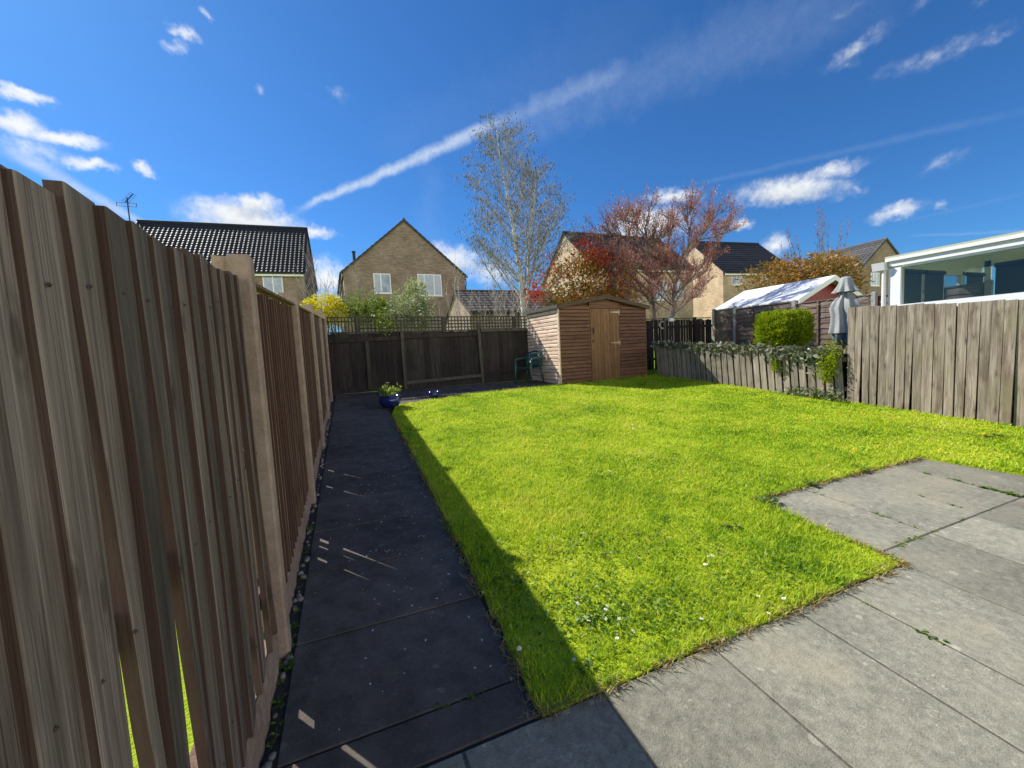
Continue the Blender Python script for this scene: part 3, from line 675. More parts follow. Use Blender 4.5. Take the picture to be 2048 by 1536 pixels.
def back_fence():
    bx_, by_, yw = -.42, 10.25, .06
    t = thing('trellis_fence', 'dark stained board fence topped with square trellis at the bottom of the garden', 'fence', (bx_, by_, G(bx_, by_)), yw)
    def gl(s): return G(bx_ + s * math.cos(yw), by_ + s * math.sin(yw)) - G(bx_, by_)
    E_ = [(-.03, 1.712), (1.716, 3.785), (3.79, 5.75)]
    for a, b in E_:
        mb = MB(); s = a; 
        while s < b - .02:
            w = rnd.uniform(.12, .155); e = min(s + w, b)
            x = rnd.uniform(-.004, .004); h = 1.425 + rnd.uniform(-.01, .006)
            mb.hexa([(s + .001, x, gl(s) + .12), (e - .002, x, gl(s) + .12), (e - .002, x + .018, gl(s) + .12), (s + .002, x + .018, gl(s) + .12)],
                    [(s + .002, x, gl(s) + h), (e - .002, x, gl(s) + h), (e - .002, x + .018, gl(s) + h), (s + .002, x + .018, gl(s) + h)]); s = s + w
        mb.hexa([(a, .026, gl(a) + .1), (b, .026, gl(b) + .1), (b, .034, gl(b) + .1), (a, .034, gl(a) + .1)], [(a, .026, gl(a) + 1.4), (b, .026, gl(b) + 1.4), (b, .034, gl(b) + 1.4), (a, .034, gl(a) + 1.4)])
        mb.build('board_panel', MT['back'], t)
    def bar(nm, a, b, h0, h1, y0, y1, m, dz=0):
        mb = MB(); q = [(a, y0), (b, y0), (b, y1), (a, y1)]
        mb.hexa([(x, y, gl(x) + h0 + (dz if x == b else 0)) for x, y in q], [(x, y, gl(x) + h1 + (dz if x == b else 0)) for x, y in q]); return mb.build(nm, m, t)
    bar('rail', -.03, 1.665, 1.20, 1.30, -.05, -.005, MT['back'], .03); bar('rail', 1.755, 3.735, 1.26, 1.35, -.05, -.005, MT['back'], .03); bar('rail', 3.83, 5.2, 1.385, 1.47, -.055, -.008, MT['back_post'], .01)
    bar('rail', 1.755, 3.735, .12, .20, -.06, -.01, MT['back_post'], .05); bar('rail', 3.83, 5.7, .26, .34, -.05, -.01, MT['back'])
    bar('kick_board', -.03, 1.665, .01, .15, -.03, -.004, MT['back']); bar('kick_board', 1.755, 3.735, .0, .12, -.03, -.004, MT['back']); bar('kick_board', 3.83, 5.7, .0, .2, -.03, -.004, MT['back'])
    for s, l, h, z0 in ((.87, .004, 1.22, .08), (1.71, .0, 1.44, -.1), (3.785, -.05, 1.58, -.1)):
        mb = MB(); w = .04 if s > 1 else .045
        mb.hexa([(s - w, -.085, gl(s) + z0), (s + w, -.085, gl(s) + z0), (s + w, -.0, gl(s) + z0), (s - w, -.0, gl(s) + z0)], [(s - w + l, -.09, gl(s) + h), (s + w + l, -.09, gl(s) + h), (s + w + l, -.0, gl(s) + h), (s - w + l, -.0, gl(s) + h)])
        mb.build('post', MT['back_post'] if s > 1 else MT['trellis'], t, bevel=.004)
    for s in (.70, 2.80, 4.84):
        mb = MB(); mb.bx(s - .035, s + .035, -.035, .03, gl(s) + 1.40, gl(s) + 1.80); mb.build('trellis_post', MT['trellis'], t)
    for i, (a, b) in enumerate(((-.02, .665), (.735, 2.765), (2.835, 4.805), (4.875, 5.75))):
        mb = MB(); z0, z1 = 1.445, 1.785
        step = .088 if i else .075; n = max(2, int((b - a) / step)); 
        for j in range(n + 1):
            s = a + .012 + (b - a - .024) * j / n; mb.hexa([(s - .015, .0, gl(s) + z0), (s + .015, .0, gl(s) + z0), (s + .015, .012, gl(s) + z0), (s - .015, .012, gl(s) + z0)], [(s - .015, .0, gl(s) + z1), (s + .015, .0, gl(s) + z1), (s + .015, .012, gl(s) + z1), (s - .015, .012, gl(s) + z1)])
        for hz in ((1.53, 1.615, 1.70) if i else (1.70,)):
            q = [(a, -.013), (b, -.013), (b, -.001), (a, -.001)]; mb.hexa([(x, y, gl(x) + hz - .015) for x, y in q], [(x, y, gl(x) + hz + .015) for x, y in q])
        mb.build('trellis_panel', MT['trellis'], t)
        bar('trellis_rail', a, b, 1.425, 1.458, -.016, .02, MT['trellis']); bar('trellis_capping', a, b, 1.785, 1.81, -.022, .024, MT['trellis'])
back_fence()

def picket_fence():
    t = thing('picket_fence', 'low grey picket fence with ivy along its top, leading away to the shed', 'fence', (8.42, 9.4, G(8.42, 9.4)))
    g0 = G(8.42, 9.4)
    mb = MB(); y = 9.36
    while y > 4.56:
        w = rnd.uniform(.118, .135); c = y - w / 2; gz = G(8.42, c) - g0; h = .975 + rnd.uniform(-.03, .02); l = .075 + rnd.uniform(-.012, .012); x = rnd.uniform(-.004, .004)
        yl0, yl1 = y - w - 9.4, y - 9.4
        mb.hexa([(x, yl0, gz - .03), (x + .018, yl0, gz - .03), (x + .018, yl1, gz - .03), (x, yl1, gz - .03)], [(x, yl0 + l, gz + h), (x + .018, yl0 + l, gz + h), (x + .018, yl1 + l, gz + h + rnd.uniform(-.008, .008)), (x, yl1 + l, gz + h)])
        y -= w + rnd.uniform(.028, .042)
    mb.build('pickets', MT['pickets'], t)
    for hz in (.22, .76):
        mb = MB(); q = [(.024, -4.88), (.064, -4.88), (.064, 0), (.024, 0)]
        mb.hexa([(x, y, G(8.42, y + 9.4) - g0 + hz) for x, y in q], [(x, y, G(8.42, y + 9.4) - g0 + hz + .08) for x, y in q]); mb.build('rail', MT['fence_brown'], t)
    mb = MB(); q = [(.155, -4.88), (.17, -4.88), (.17, .0), (.155, .0)]
    mb.hexa([(x, y, G(8.42, y + 9.4) - g0 - .1) for x, y in q], [(x, y, G(8.42, y + 9.4) - g0 + .9) for x, y in q]); mb.build('gap_darkener', MT['black_fence'], t)  # dark sheet added behind the pickets to darken the gaps
    for y in (-.4, -2.3, -4.3):
        mb = MB(); z = G(8.42, y + 9.4) - g0; mb.bx(.066, .15, y - .04, y + .04, z - .2, z + .95); mb.build('post', MT['fence_brown'], t)
picket_fence()

def tall_fence():
    y_0 = 4.50; g0 = G(8.42, y_0)
    t = thing('board_fence', 'taller weathered vertical board fence with uneven gaps in front of the conservatory', 'fence', (8.42, y_0, g0))
    y = y_0; i = 0
    while y > -1.0:
        w = rnd.uniform(.098, .128); gz = G(8.42, y) - g0; h = 1.74 + rnd.uniform(-.008, .014); a = rnd.uniform(-.012, .012)
        l = rnd.uniform(-.008, .008); gb = rnd.uniform(.0, .004); 
        nb = {2: .03, 3: .045, 5: .02, 7: .055, 1: .03}.get(i, rnd.choice([.004, .006, .010, .014]))
        y1, y0_ = y - y_0, y - w - y_0; zb = gz + rnd.uniform(.0, .03)
        th = .02; bo = rnd.uniform(-.02, .008)
        mb = MB()
        mb.hexa([(bo - a, y0_ + nb * .8, zb), (bo - a + th, y0_ + nb * .8, zb), (bo + a + th, y1 - gb, zb), (bo + a, y1 - gb, zb)], [(-a * .5, y0_ + l, gz + h + rnd.uniform(-.006, .006)), (-a * .5 + th, y0_ + l, gz + h), (a * .5 + th, y1 - gb + l, gz + h), (a * .5, y1 - gb + l, gz + h + rnd.uniform(-.006, .006))])
        mb.build('board', MT['tall'], t); y -= w + rnd.uniform(.0, .006); i += 1
    for hz in (.3, .95, 1.5):
        mb = MB(); q = [(.036, -5.5), (.08, -5.5), (.08, -.04), (.036, -.04)]
        mb.hexa([(x, y, G(8.42, y + y_0) - g0 + hz) for x, y in q], [(x, y, G(8.42, y + y_0) - g0 + hz + .08) for x, y in q]); mb.build('rail', MT['fence_brown'], t)
    mb = MB(); q = [(.175, -5.5), (.19, -5.5), (.19, -.0), (.175, -.0)]
    mb.hexa([(x, y, G(8.42, y + y_0) - g0 - .1) for x, y in q], [(x, y, G(8.42, y + y_0) - g0 + 1.68) for x, y in q]); mb.build('gap_darkener', MT['black_fence'], t)  # added dark sheet, stands in for shade in the gaps between boards
    for y in (-.09, -1.95, -3.8):
        mb = MB(); z = G(8.42, y + y_0) - g0; mb.bx(.085, .17, y - .045, y + .045, z - .2, z + 1.70); mb.build('post', MT['fence_brown'], t)
tall_fence()

def black_fence():
    x0, y0 = 8.30, 10.72; g0 = G(x0, y0)
    t = thing('slat_fence', 'black slatted fence in deep shade right of the shed', 'fence', (x0, y0, g0))
    mb = MB(); x = .0
    while x < 3.75:
        w = rnd.uniform(.07, .1); y = rnd.uniform(-.004, .004); h = 1.62 + rnd.uniform(-.04, .03)
        mb.bx(x, x + w, y, y + .016, -.2, h); x += w + (rnd.uniform(.004, .02) if rnd.random() < .75 else .03)
    mb.build('slats', MT['black_fence'], t)
    for h in (.3, 1.35):
        mb = MB(); mb.bx(0, 3.8, -.045, -.006, h, h + .08); mb.build('rail', MT['black_fence'], t)
    mb = MB(); mb.bx(0, 3.8, -.01, .03, 1.66, 1.69); mb.build('capping', MT['back_post'], t)
    for x in (.18, 1.55, 2.9):
        mb = MB(); mb.bx(x, x + .075, -.13, -.05, -.1, 1.7); mb.build('post', MT['black_fence'] if x != 1.55 else MT['back_post'], t)
black_fence()

def waney_fence():
    X = 12.6; y0 = 11.05; g0 = G(X, y0)
    t = thing('panel_fence', 'brown waney lap panel fence with concrete posts behind the clipped conifer', 'fence', (X, y0, g0))
    ps = [11.02, 10.15, 8.15, 6.15, 4.15]; tops = [2.70, 2.70, 2.63, 2.56, 2.5]
    for p, z in zip(ps, tops):
        mb = MB(); y = p - y0; gz = G(X, p) - g0
        mb.bx(-.05, .05, y - .05, y + .05, gz - .2, z - g0 - .02); mb.add([(-.05, y - .05, z - g0 - .02), (.05, y - .05, z - g0 - .02), (.05, y + .05, z - g0 - .02), (-.05, y + .05, z - g0 - .02), (-.03, y, z - g0 + .01), (.03, y, z - g0 + .01)], [(0, 1, 5, 4), (1, 2, 5), (2, 3, 4, 5), (3, 0, 4)])
        mb.build('post', MT['post_grey'], t)
    for i in range(4):
        b, a = ps[i] - .055 - y0, ps[i + 1] + .055 - y0; top = tops[i + 1] - .07 - g0; bot = G(X, ps[i]) - g0 + .05
        mb = MB(); n = 13; ee = (top - bot) / n
        for j in range(n):
            z = bot + j * ee; nn = 10; sd = rnd.random() * 9
            vs = []
            for q in range(nn + 1):
                y = a + (b - a) * q / nn; wv = .012 * math.sin(q * 1.3 + sd) + rnd.uniform(-.006, .006)
                vs += [(-.034, y, z - .02 + wv), (-.012, y, z + ee + .005)]
            mb.add(vs, [(2 * q, 2 * q + 2, 2 * q + 3, 2 * q + 1) for q in range(nn)])
        mb.bx(-.010, .004, a, b, bot, top)
        mb.build('lap_panel', MT['waney'], t)
        nb = 2 if b - a < 1 else 4
        for q in range(nb):
            y = a + .03 + (b - a - .06) * q / (nb - 1); mb = MB(); mb.bx(-.062, -.036, y - .022, y + .022, bot, top + .01); mb.build('batten', MT['fence_brown'], t)
        mb = MB(); mb.bx(-.05, .02, a, b, top + .012, top + .03); mb.build('capping', MT['waney'], t)
    # a string of fairy lights hung across the panels
    mb = MB(); k0 = -.35
    pts = []
    for j in range(61):
        u = j / 60; y = k0 - 4.5 * u; pts.append((-.075 - .004 * (j % 2), y, 1.87 - .02 * y * -.1 - .13 * abs(math.sin(u * PI * 5)) - .02))
    mb.tube(pts, .004, 4)
    for j in range(0, 61, 3):
        for dz in (.14, .30, .52, .75)[: rnd.randint(1, 4)]:
            x, y, z = pts[j]; mb.box((x, y, z - dz), (.012, .012, .02))
        if j % 2: mb.tube([pts[j], (pts[j][0], pts[j][1], pts[j][2] - rnd.uniform(.2, .6))], .0016, 3)
    o = mb.build('string_lights', flat('light_string', (.5, .48, .42), .5)); o.location = (X, y0, g0)
    tag(o, 'thin string of small pale lights draped over the panel fence', 'lights')
waney_fence()

# ---------------------------------------------------------------- garden shed
def shed():
    px, py, yw = 5.03, 9.09, .126; z0 = .60
    t = thing('garden_shed', 'brown shiplap garden shed with a boarded door and shallow felt roof', 'shed', (px, py, z0), yw)
    W, D, E0, PK = 3.08, 1.5, 2.02, 2.28
    def zr(s): return E0 + (PK - E0) * (1 - abs(s - W / 2) / (W / 2))
    N = 21; ee = 2.0 / N
    def cladding(mb, a, b, y, front=True, x=0, zt=None):
        """overlapping loglap boards between a and b"""
        nrow = N + (4 if front and zt else 0)
        for i in range(nrow):
            h0 = .03 + i * ee; h1 = h0 + ee
            if front:
                aa, bb = a, b
                if h1 > zr(aa) - .0 or h1 > zr(bb):     # gable boards follow the roof slope
                    k_ = (min(h1, PK - .02) - E0) / (PK - E0); lim = W / 2 * k_
                    aa, bb = max(a, lim), min(b, W - lim)
                if bb - aa < .08: continue
                prof = [(.003, h0), (-.022, h0 + .002), (-.024, h0 + ee * .45), (-.020, h0 + ee * .74), (-.010, h0 + ee * .86), (.003, h0 + ee * .87)]
                vs = [(aa, p[0], p[1]) for p in prof] + [(bb, p[0], p[1]) for p in prof]
                aj = rnd.uniform(-.001, .001); vs = [(v[0], v[1] + aj, v[2]) for v in vs]
            else:
                prof = [(.003, h0), (-.022, h0 + .002), (-.024, h0 + ee * .45), (-.020, h0 + ee * .74), (-.010, h0 + ee * .86), (.003, h0 + ee * .87)]
                aj = rnd.uniform(-.0015, .0015)
                vs = [(x + p[0] + aj, a, p[1]) for p in prof] + [(x + p[0] + aj, b, p[1]) for p in prof]
            n = 6; mb.add(vs, [(i_, (i_ + 1) % n, n + (i_ + 1) % n, n + i_) for i_ in range(n)] + [tuple(range(n)), tuple(range(2 * n - 1, n - 1, -1))])
    mb = MB(); d0, d1, dt = 1.02, 2.05, 1.95
    cladding(mb, .0, d0 - .012, 0); cladding(mb, d1 + .012, W, 0)
    # over the door
    for i in range(3):
        h0 = dt + .012 + i * .095; h1 = min(h0 + .095, PK - .015); lim = max(0, (h1 - E0) / (PK - E0) * W / 2); a, b = max(d0 - .01, lim), min(d1 + .01, W - lim)
        if b > a: mb.hexa([(a, -.022, h0), (b, -.022, h0), (b, 0, h0), (a, 0, h0)], [(a, -.008, h1), (b, -.008, h1), (b, 0, h1), (a, 0, h1)])
    mb.bx(.0, .04, .004, .055, .0, E0 - .03); mb.bx(W - .04, W, .004, .055, .0, E0 - .03); mb.bx(d0 - .05, d0 - .012, .004, .055, .0, dt); mb.bx(d1 + .012, d1 + .05, .004, .055, .0, dt); mb.build('front_wall', MT['shed'], t)
    mb = MB(); mb.prism([(.002, .01), (W - .002, .01), (W - .002, E0 - .02), (W / 2, PK - .02), (.002, E0 - .02)], .06, D - .01, 'y'); mb.build('core_wall', MT['shed'], t)
    mb = MB(); cladding(mb, .02, D, 0, False, 0.0); mb.build('side_wall', MT['shed_side'], t)
    mb = MB(); mb.bx(-.034, .0, -.034, .018, .0, E0 - .03); mb.build('corner_trim', MT['shed_side'], t)
    mb = MB(); mb.bx(W, W + .03, -.03, .02, .0, E0 - .03); mb.build('corner_trim', MT['shed'], t)
    # door of vertical boards
    mb = MB(); nb = 9; wv = (d1 - d0) / nb
    for i in range(nb):
        a = d0 + i * wv; mb.prism([(a + .002, -.018), (a + .006, -.026), (a + wv - .006, -.026), (a + wv - .002, -.018), (a + wv - .002, .002), (a + .002, .002)], .012, dt, 'z')
    d = mb.build('door', MT['shed_door'], t)
    for z in (1.86, .97 + .05):
        mb = MB(); mb.prism([(d1 - .33, z - .008), (d1 - .02, z - .027), (d1 - .02, z + .027), (d1 - .33, z + .008)], -.031, -.027, 'y'); mb.bx(d1 - .018, d1 + .014, -.036, -.027, z - .07, z + .07); mb.build('hinge', MT['hinge'], d)
    mb = MB(); mb.tube([(d0 + .09, -.028, 1.30), (d0 + .09, -.06, 1.31), (d0 + .09, -.06, 1.41), (d0 + .09, -.028, 1.42)], .011, 8); mb.bx(d0 + .065, d0 + .115, -.031, -.0265, 1.27, 1.45); mb.build('handle', MT['iron'], d)
    mb = MB(); mb.bx(d0 + .05, d0 + .10, -.034, -.0265, 1.06, 1.12); mb.build('latch', MT['iron'], d)
    # roof: felt over boards, barge boards at the front
    ov, fo = .09, .10
    for sgn in (-1, 1):
        mb = MB(); e = -ov if sgn < 0 else W + ov; ze = E0 - ov * (PK - E0) / (W / 2)
        nx, ny = 16, 5; vs = []
        for j in range(ny + 1):
            for i in range(nx + 1):
                u = i / nx; x = e + (W / 2 - e) * u; z = ze + (PK - ze) * u + .03 + .004 * math.sin(i * 1.7 + j) * (0 < i < nx)
                vs.append((x, -fo + (D + fo + .06) * j / ny, z))
        mb.add(vs, [(j * (nx + 1) + i, j * (nx + 1) + i + 1, (j + 1) * (nx + 1) + i + 1, (j + 1) * (nx + 1) + i) for j in range(ny) for i in range(nx)])
        mb.add([(e, -fo, ze - .005), (W / 2, -fo, PK - .005), (W / 2, D + .06, PK - .005), (e, D + .06, ze - .005)], [(3, 2, 1, 0)])
        mb.hexa([(e - .012, -fo, ze - .055), (e + .004, -fo, ze - .055), (e + .004, D + .06, ze - .055), (e - .012, D + .06, ze - .055)], [(e - .012, -fo, ze + .034), (e + .004, -fo, ze + .034), (e + .004, D + .06, ze + .034), (e - .012, D + .06, ze + .034)])
        mb.build('roof', MT['felt'], t)
        mb = MB(); w = .10
        mb.prism([(e, ze - w + .03), (W / 2 - sgn * -.001, PK - w + .03), (W / 2, PK + .036), (e, ze + .036)], -fo - .02, -fo - .001, 'y'); mb.build('barge_board', MT['barge'], t)
    mb = MB(); mb.bx(-.03, W + .03, -.05, D, -.09, .004); mb.build('base_bearer', MT['back_post'], t)
shed()

# ---------------------------------------------------------------- houses
def roof_plane(mb, O, eu, ev, L, Sl, pitch, course, amp=.022, lift=.028, per=6):
    O, eu, ev = Vector(O), Vector(eu).normalized(), Vector(ev).normalized(); en = eu.cross(ev).normalized()
    if en.z < 0: en = -en
    nc = max(1, round(Sl / course)); course = Sl / nc; nu = int(L / pitch * per); 
    for j in range(nc):
        vs = []
        for r, (v, h) in enumerate(((j * course, .0), (j * course, lift), (j * course + course * .99, .002))):
            for i in range(nu + 1):
                u = L * i / nu; ph = (u / pitch) % 1
                w = (math.sin(2 * PI * ph) * .5 + .5) ** 1.5 * amp
                vs.append(O + eu * u + ev * v + en * (h + (w if r else 0)))
        n = nu + 1
        mb.add(vs, [(r * n + i, r * n + i + 1, (r + 1) * n + i + 1, (r + 1) * n + i) for r in range(2) for i in range(nu)])
def window(t, s, z, w, h, lights, y=0.0, sill=True, mat='white'):
    mb = MB(); f = .06
    mb.bx(s, s + w, y - .025, y + .01, z + h - f, z + h); mb.bx(s, s + w, y - .025, y + .01, z, z + f)
    mb.bx(s, s + f, y - .023, y + .01, z + f, z + h - f); mb.bx(s + w - f, s + w, y - .023, y + .01, z + f, z + h - f)
    for q in lights: mb.bx(s + w * q - .035, s + w * q + .035, y - .023, y + .01, z + f, z + h - f)
    if sill: mb.bx(s - .04, s + w + .04, y - .07, y + .01, z - .045, z - .001)
    o = mb.build('window', MT[mat], t)
    mb = MB(); mb.bx(s + f, s + w - f, y - .012, y - .004, z + f, z + h - f); mb.build('pane', MT['pane'], o)
def house(label, px, py, yaw, W, D, ze, zr, axis, wall, roof, wins=(), pitch=.3, course=.34, amp=.022, ov=.25, group='houses behind the garden', gutter=True, left_wall=None, lift=.028, fascia_white=True):
    zb = G(px, py) - .4; ze -= zb; zr -= zb
    t = thing('brick_house', label, 'house', (px, py, zb), yaw, group)
    A, B = (W, D) if axis == 'x' else (D, W)
    if axis == 'x': T = lambda a, b, z: (a, b, z)
    else: T = lambda a, b, z: (b, a, z)
    mb = MB(); v = [T(0, 0, 0), T(0, B, 0), T(0, B, ze), T(0, B / 2, zr - .08), T(0, 0, ze)] + [T(A, 0, 0), T(A, B, 0), T(A, B, ze), T(A, B / 2, zr - .08), T(A, 0, ze)]
    mb.add(v, [(0, 1, 2, 3, 4), (9, 8, 7, 6, 5), (0, 4, 9, 5), (1, 6, 7, 2)]); mb.build('wall', MT[wall], t)
    tp = (zr - ze) / (B / 2); vo = .10
    for side in (0, 1):
        mb = MB(); b0 = -ov if side == 0 else B + ov; zz = ze - ov * tp
        O = Vector(T(-vo, b0, zz)); R_ = Vector(T(-vo, B / 2, zr)); ev = R_ - O; eu = Vector(T(1, 0, 0)) - Vector(T(0, 0, 0))
        roof_plane(mb, O, eu, ev, A + 2 * vo, ev.length, pitch, course, amp, lift)
        en = eu.cross(ev).normalized(); en = en if en.z > 0 else -en
        P = [O, O + eu * (A + 2 * vo), R_ + eu * (A + 2 * vo), R_]; mb.hexa([p - en * .09 for p in P], [p - en * .012 for p in P])
        mb.build('roof_slope', MT[roof], t)
    mb = MB(); mb.tube([T(-vo, B / 2, zr + .0), T(A + vo, B / 2, zr + .0)], .085, 8); mb.build('ridge', MT[roof], t)
    if gutter:
        for b0 in (-ov, B + ov):
            mb = MB(); z = ze - ov * tp
            p, q = T(-vo, b0 - (.05 if b0 < 0 else -.05), z - .07), T(A + vo, b0 - (.05 if b0 < 0 else -.05), z - .07)
            mb.tube([p, q], .05, 6); mb.build('gutter', MT['blind'], t)
            mb = MB(); bi = b0 + (.04 if b0 < 0 else -.04); a_, c_ = T(0, bi - .015, z - .22), T(A, bi + .015, z - .10)
            mb.bx(min(a_[0], c_[0]), max(a_[0], c_[0]), min(a_[1], c_[1]), max(a_[1], c_[1]), z - .24, z - .10); mb.build('fascia', MT['white' if fascia_white else 'verge'], t)
    for w in wins: window(t, w[0], w[1] - zb, w[2], w[3], w[4])
    return t, zb
t, zb = house('left-hand brick house with a black pantiled roof above the long side fence', -11.4, 29.2, -.05, 9.3, 6.1, 7.42, 10.8, 'x', 'brick_brown', 'tile_black', [(6.99, 5.85, 1.08, 1.25, (.5,))], amp=.024, lift=.03, pitch=.245, course=.265)
mb = MB(); mb.bx(8.25, 8.55, -.09, -.004, 6.92 - zb, 7.10 - zb); mb.build('alarm_box', MT['white'], t)
t, zb = house('brown brick house with its plain gable end and two white windows facing the garden', .166, 26.47, .038, 7.6, 9.0, 6.92, 10.2, 'y', 'brick_brown', 'tile_brown', [(1.70, 5.58, 1.03, 1.22, (.42,)), (4.41, 5.46, 1.56, 1.38, (.28, .68))], ov=.12)
mb = MB(); mb.tube([(.75, 1.0, 7.5 - zb), (.75, 1.0, 8.25 - zb)], .09, 8); mb.tube([(.75, 1.0, 8.25 - zb), (.75, 1.0, 8.32 - zb)], .12, 8); mb.build('flue', MT['blind'], t)
mb = MB(); mb.tube([(7.64, -.06, 6.6 - zb), (7.66, -.06, 6.3 - zb), (7.62, -.05, 6.1 - zb), (7.62, -.05, 0)], .035, 6); mb.build('downpipe', MT['blind'], t)
house('low garage with a brown tiled roof behind the birch trunk', 5.14, 17.2, 0.0, 5.2, 4.6, 3.45, 4.62, 'x', 'brick_brown', 'tile_brown', ov=.15, group='houses behind the garden', fascia_white=False)
house('buff brick house half hidden behind the pink flowering tree', 14.1, 21.0, 0.0, 8.0, 6.45, 6.62, 9.35, 'x', 'brick_buff', 'tile_black', [(4.6, 4.4, 1.1, 1.2, (.5,)), (6.2, 4.4, .9, 1.2, (.5,))], amp=.012)
house('buff gabled house with a black roof and white fascia right of the pink flowering tree', 25.6, 21.58, -.1, 6.72, 6.43, 6.68, 9.5, 'x', 'brick_buff', 'tile_black', [(.75, 5.55, .95, 1.05, (.5,)), (3.6, 5.55, .95, 1.05, (.5,))], amp=.012)
house('brown gabled house with grey pantiles beyond the parasol', 36.3, 18.77, -.1, 5.94, 5.2, 6.27, 8.75, 'y', 'brick_brown', 'tile_grey', [(1.36, 5.15, .95, 1.0, (.33, .66))], ov=.15, amp=.05)
house('far house of which only the black roof shows above the conservatory', 84, 38, .1, 16, 8, 12.2, 15.6, 'x', 'brick_brown', 'tile_black', amp=.01, pitch=.6, course=.6)

# television aerial on a mast fixed to the left house
p0 = at(263, 470, 30.2); p1 = at(258, 396, 30.2)
t = thing('tv_aerial', 'thin television aerial on a tall mast above the left-hand roof', 'aerial', (p0.x, p0.y, p0.z - 4))
mb = MB(); mb.tube([(0, 0, 0), (0, 0, p1.z - p0.z + 4)], .035, 6); mb.build('mast', MT['iron'], t)
mb = MB(); h = p1.z - p0.z + 3.85
mb.tube([(-.1, 0, h - .1), (.4, -.3, h + .3)], .025, 5)
for q in range(7): u = q / 6; c = Vector((-.1 + .5 * u, -.3 * u, h - .1 + .4 * u)); mb.tube([c + Vector((-.1, -.16, .04)), c + Vector((.1, .16, -.04))], .012, 4)
mb.tube([(-.5, 0, h - .12), (.4, 0, h - .12)], .02, 4); mb.tube([(-.5, 0, h - .32), (.4, 0, h - .32)], .02, 4); mb.tube([(-.5, 0, h - .12), (-.5, 0, h - .32)], .015, 4); mb.tube([(.4, 0, h - .12), (.4, 0, h - .32)], .015, 4)
mb.build('antenna', MT['iron'], t)
mb = MB(); mb.bx(-.05, .35, -.03, .03, .4, .46); mb.bx(-.05, .35, -.03, .03, 1.2, 1.26); mb.build('bracket', MT['iron'], t)

# ---------------------------------------------------------------- summerhouse next door
def summerhouse():
    px, py = 13.85, 9.0; zb = G(px, py)
    t = thing('summerhouse', 'red garden summerhouse with a pale felt roof and white barge boards', 'summerhouse', (px, py, zb), 0.0)
    W, D, ze, zr = 3.45, 3.0, 2.80 - zb, 3.54 - zb
    mb = MB(); n = 22
    for i in range(n):
        a, b = .02 + (W - .04) * i / n, .02 + (W - .04) * (i + 1) / n; f = lambda x: ze + (zr - ze) * (1 - abs(x - W / 2) / (W / 2)) - .06
        mb.hexa([(a + .004, .0, 0), (b - .004, .0, 0), (b - .004, .03, 0), (a + .004, .03, 0)], [(a + .004, .0, f(a)), (b - .004, .0, f(b)), (b - .004, .03, f(b)), (a + .004, .03, f(a))])
    mb.prism([(.01, 0), (W - .01, 0), (W - .01, ze - .06), (W / 2, zr - .06), (.01, ze - .06)], .032, D, 'y')
    mb.build('wall', MT['red'], t)
    tp = (zr - ze) / (W / 2)
    for s in (-1, 1):
        mb = MB(); e = -.16 if s < 0 else W + .16; z = ze - .16 * tp
        lo = [(e, -.28, z - .03), (W / 2, -.28, zr - .03), (W / 2, D + .1, zr - .03), (e, D + .1, z - .03)]; hi = [(p[0], p[1], p[2] + .04) for p in lo]
        if s > 0: lo = lo[::-1]; hi = hi[::-1]
        mb.hexa(lo, hi); mb.build('roof', MT['felt_white'], t)
        mb = MB(); mb.prism([(e, z - .16), (W / 2, zr - .16), (W / 2, zr + .015), (e, z + .015)], -.31, -.282, 'y'); mb.build('barge_board', MT['white_matt'], t)
summerhouse()

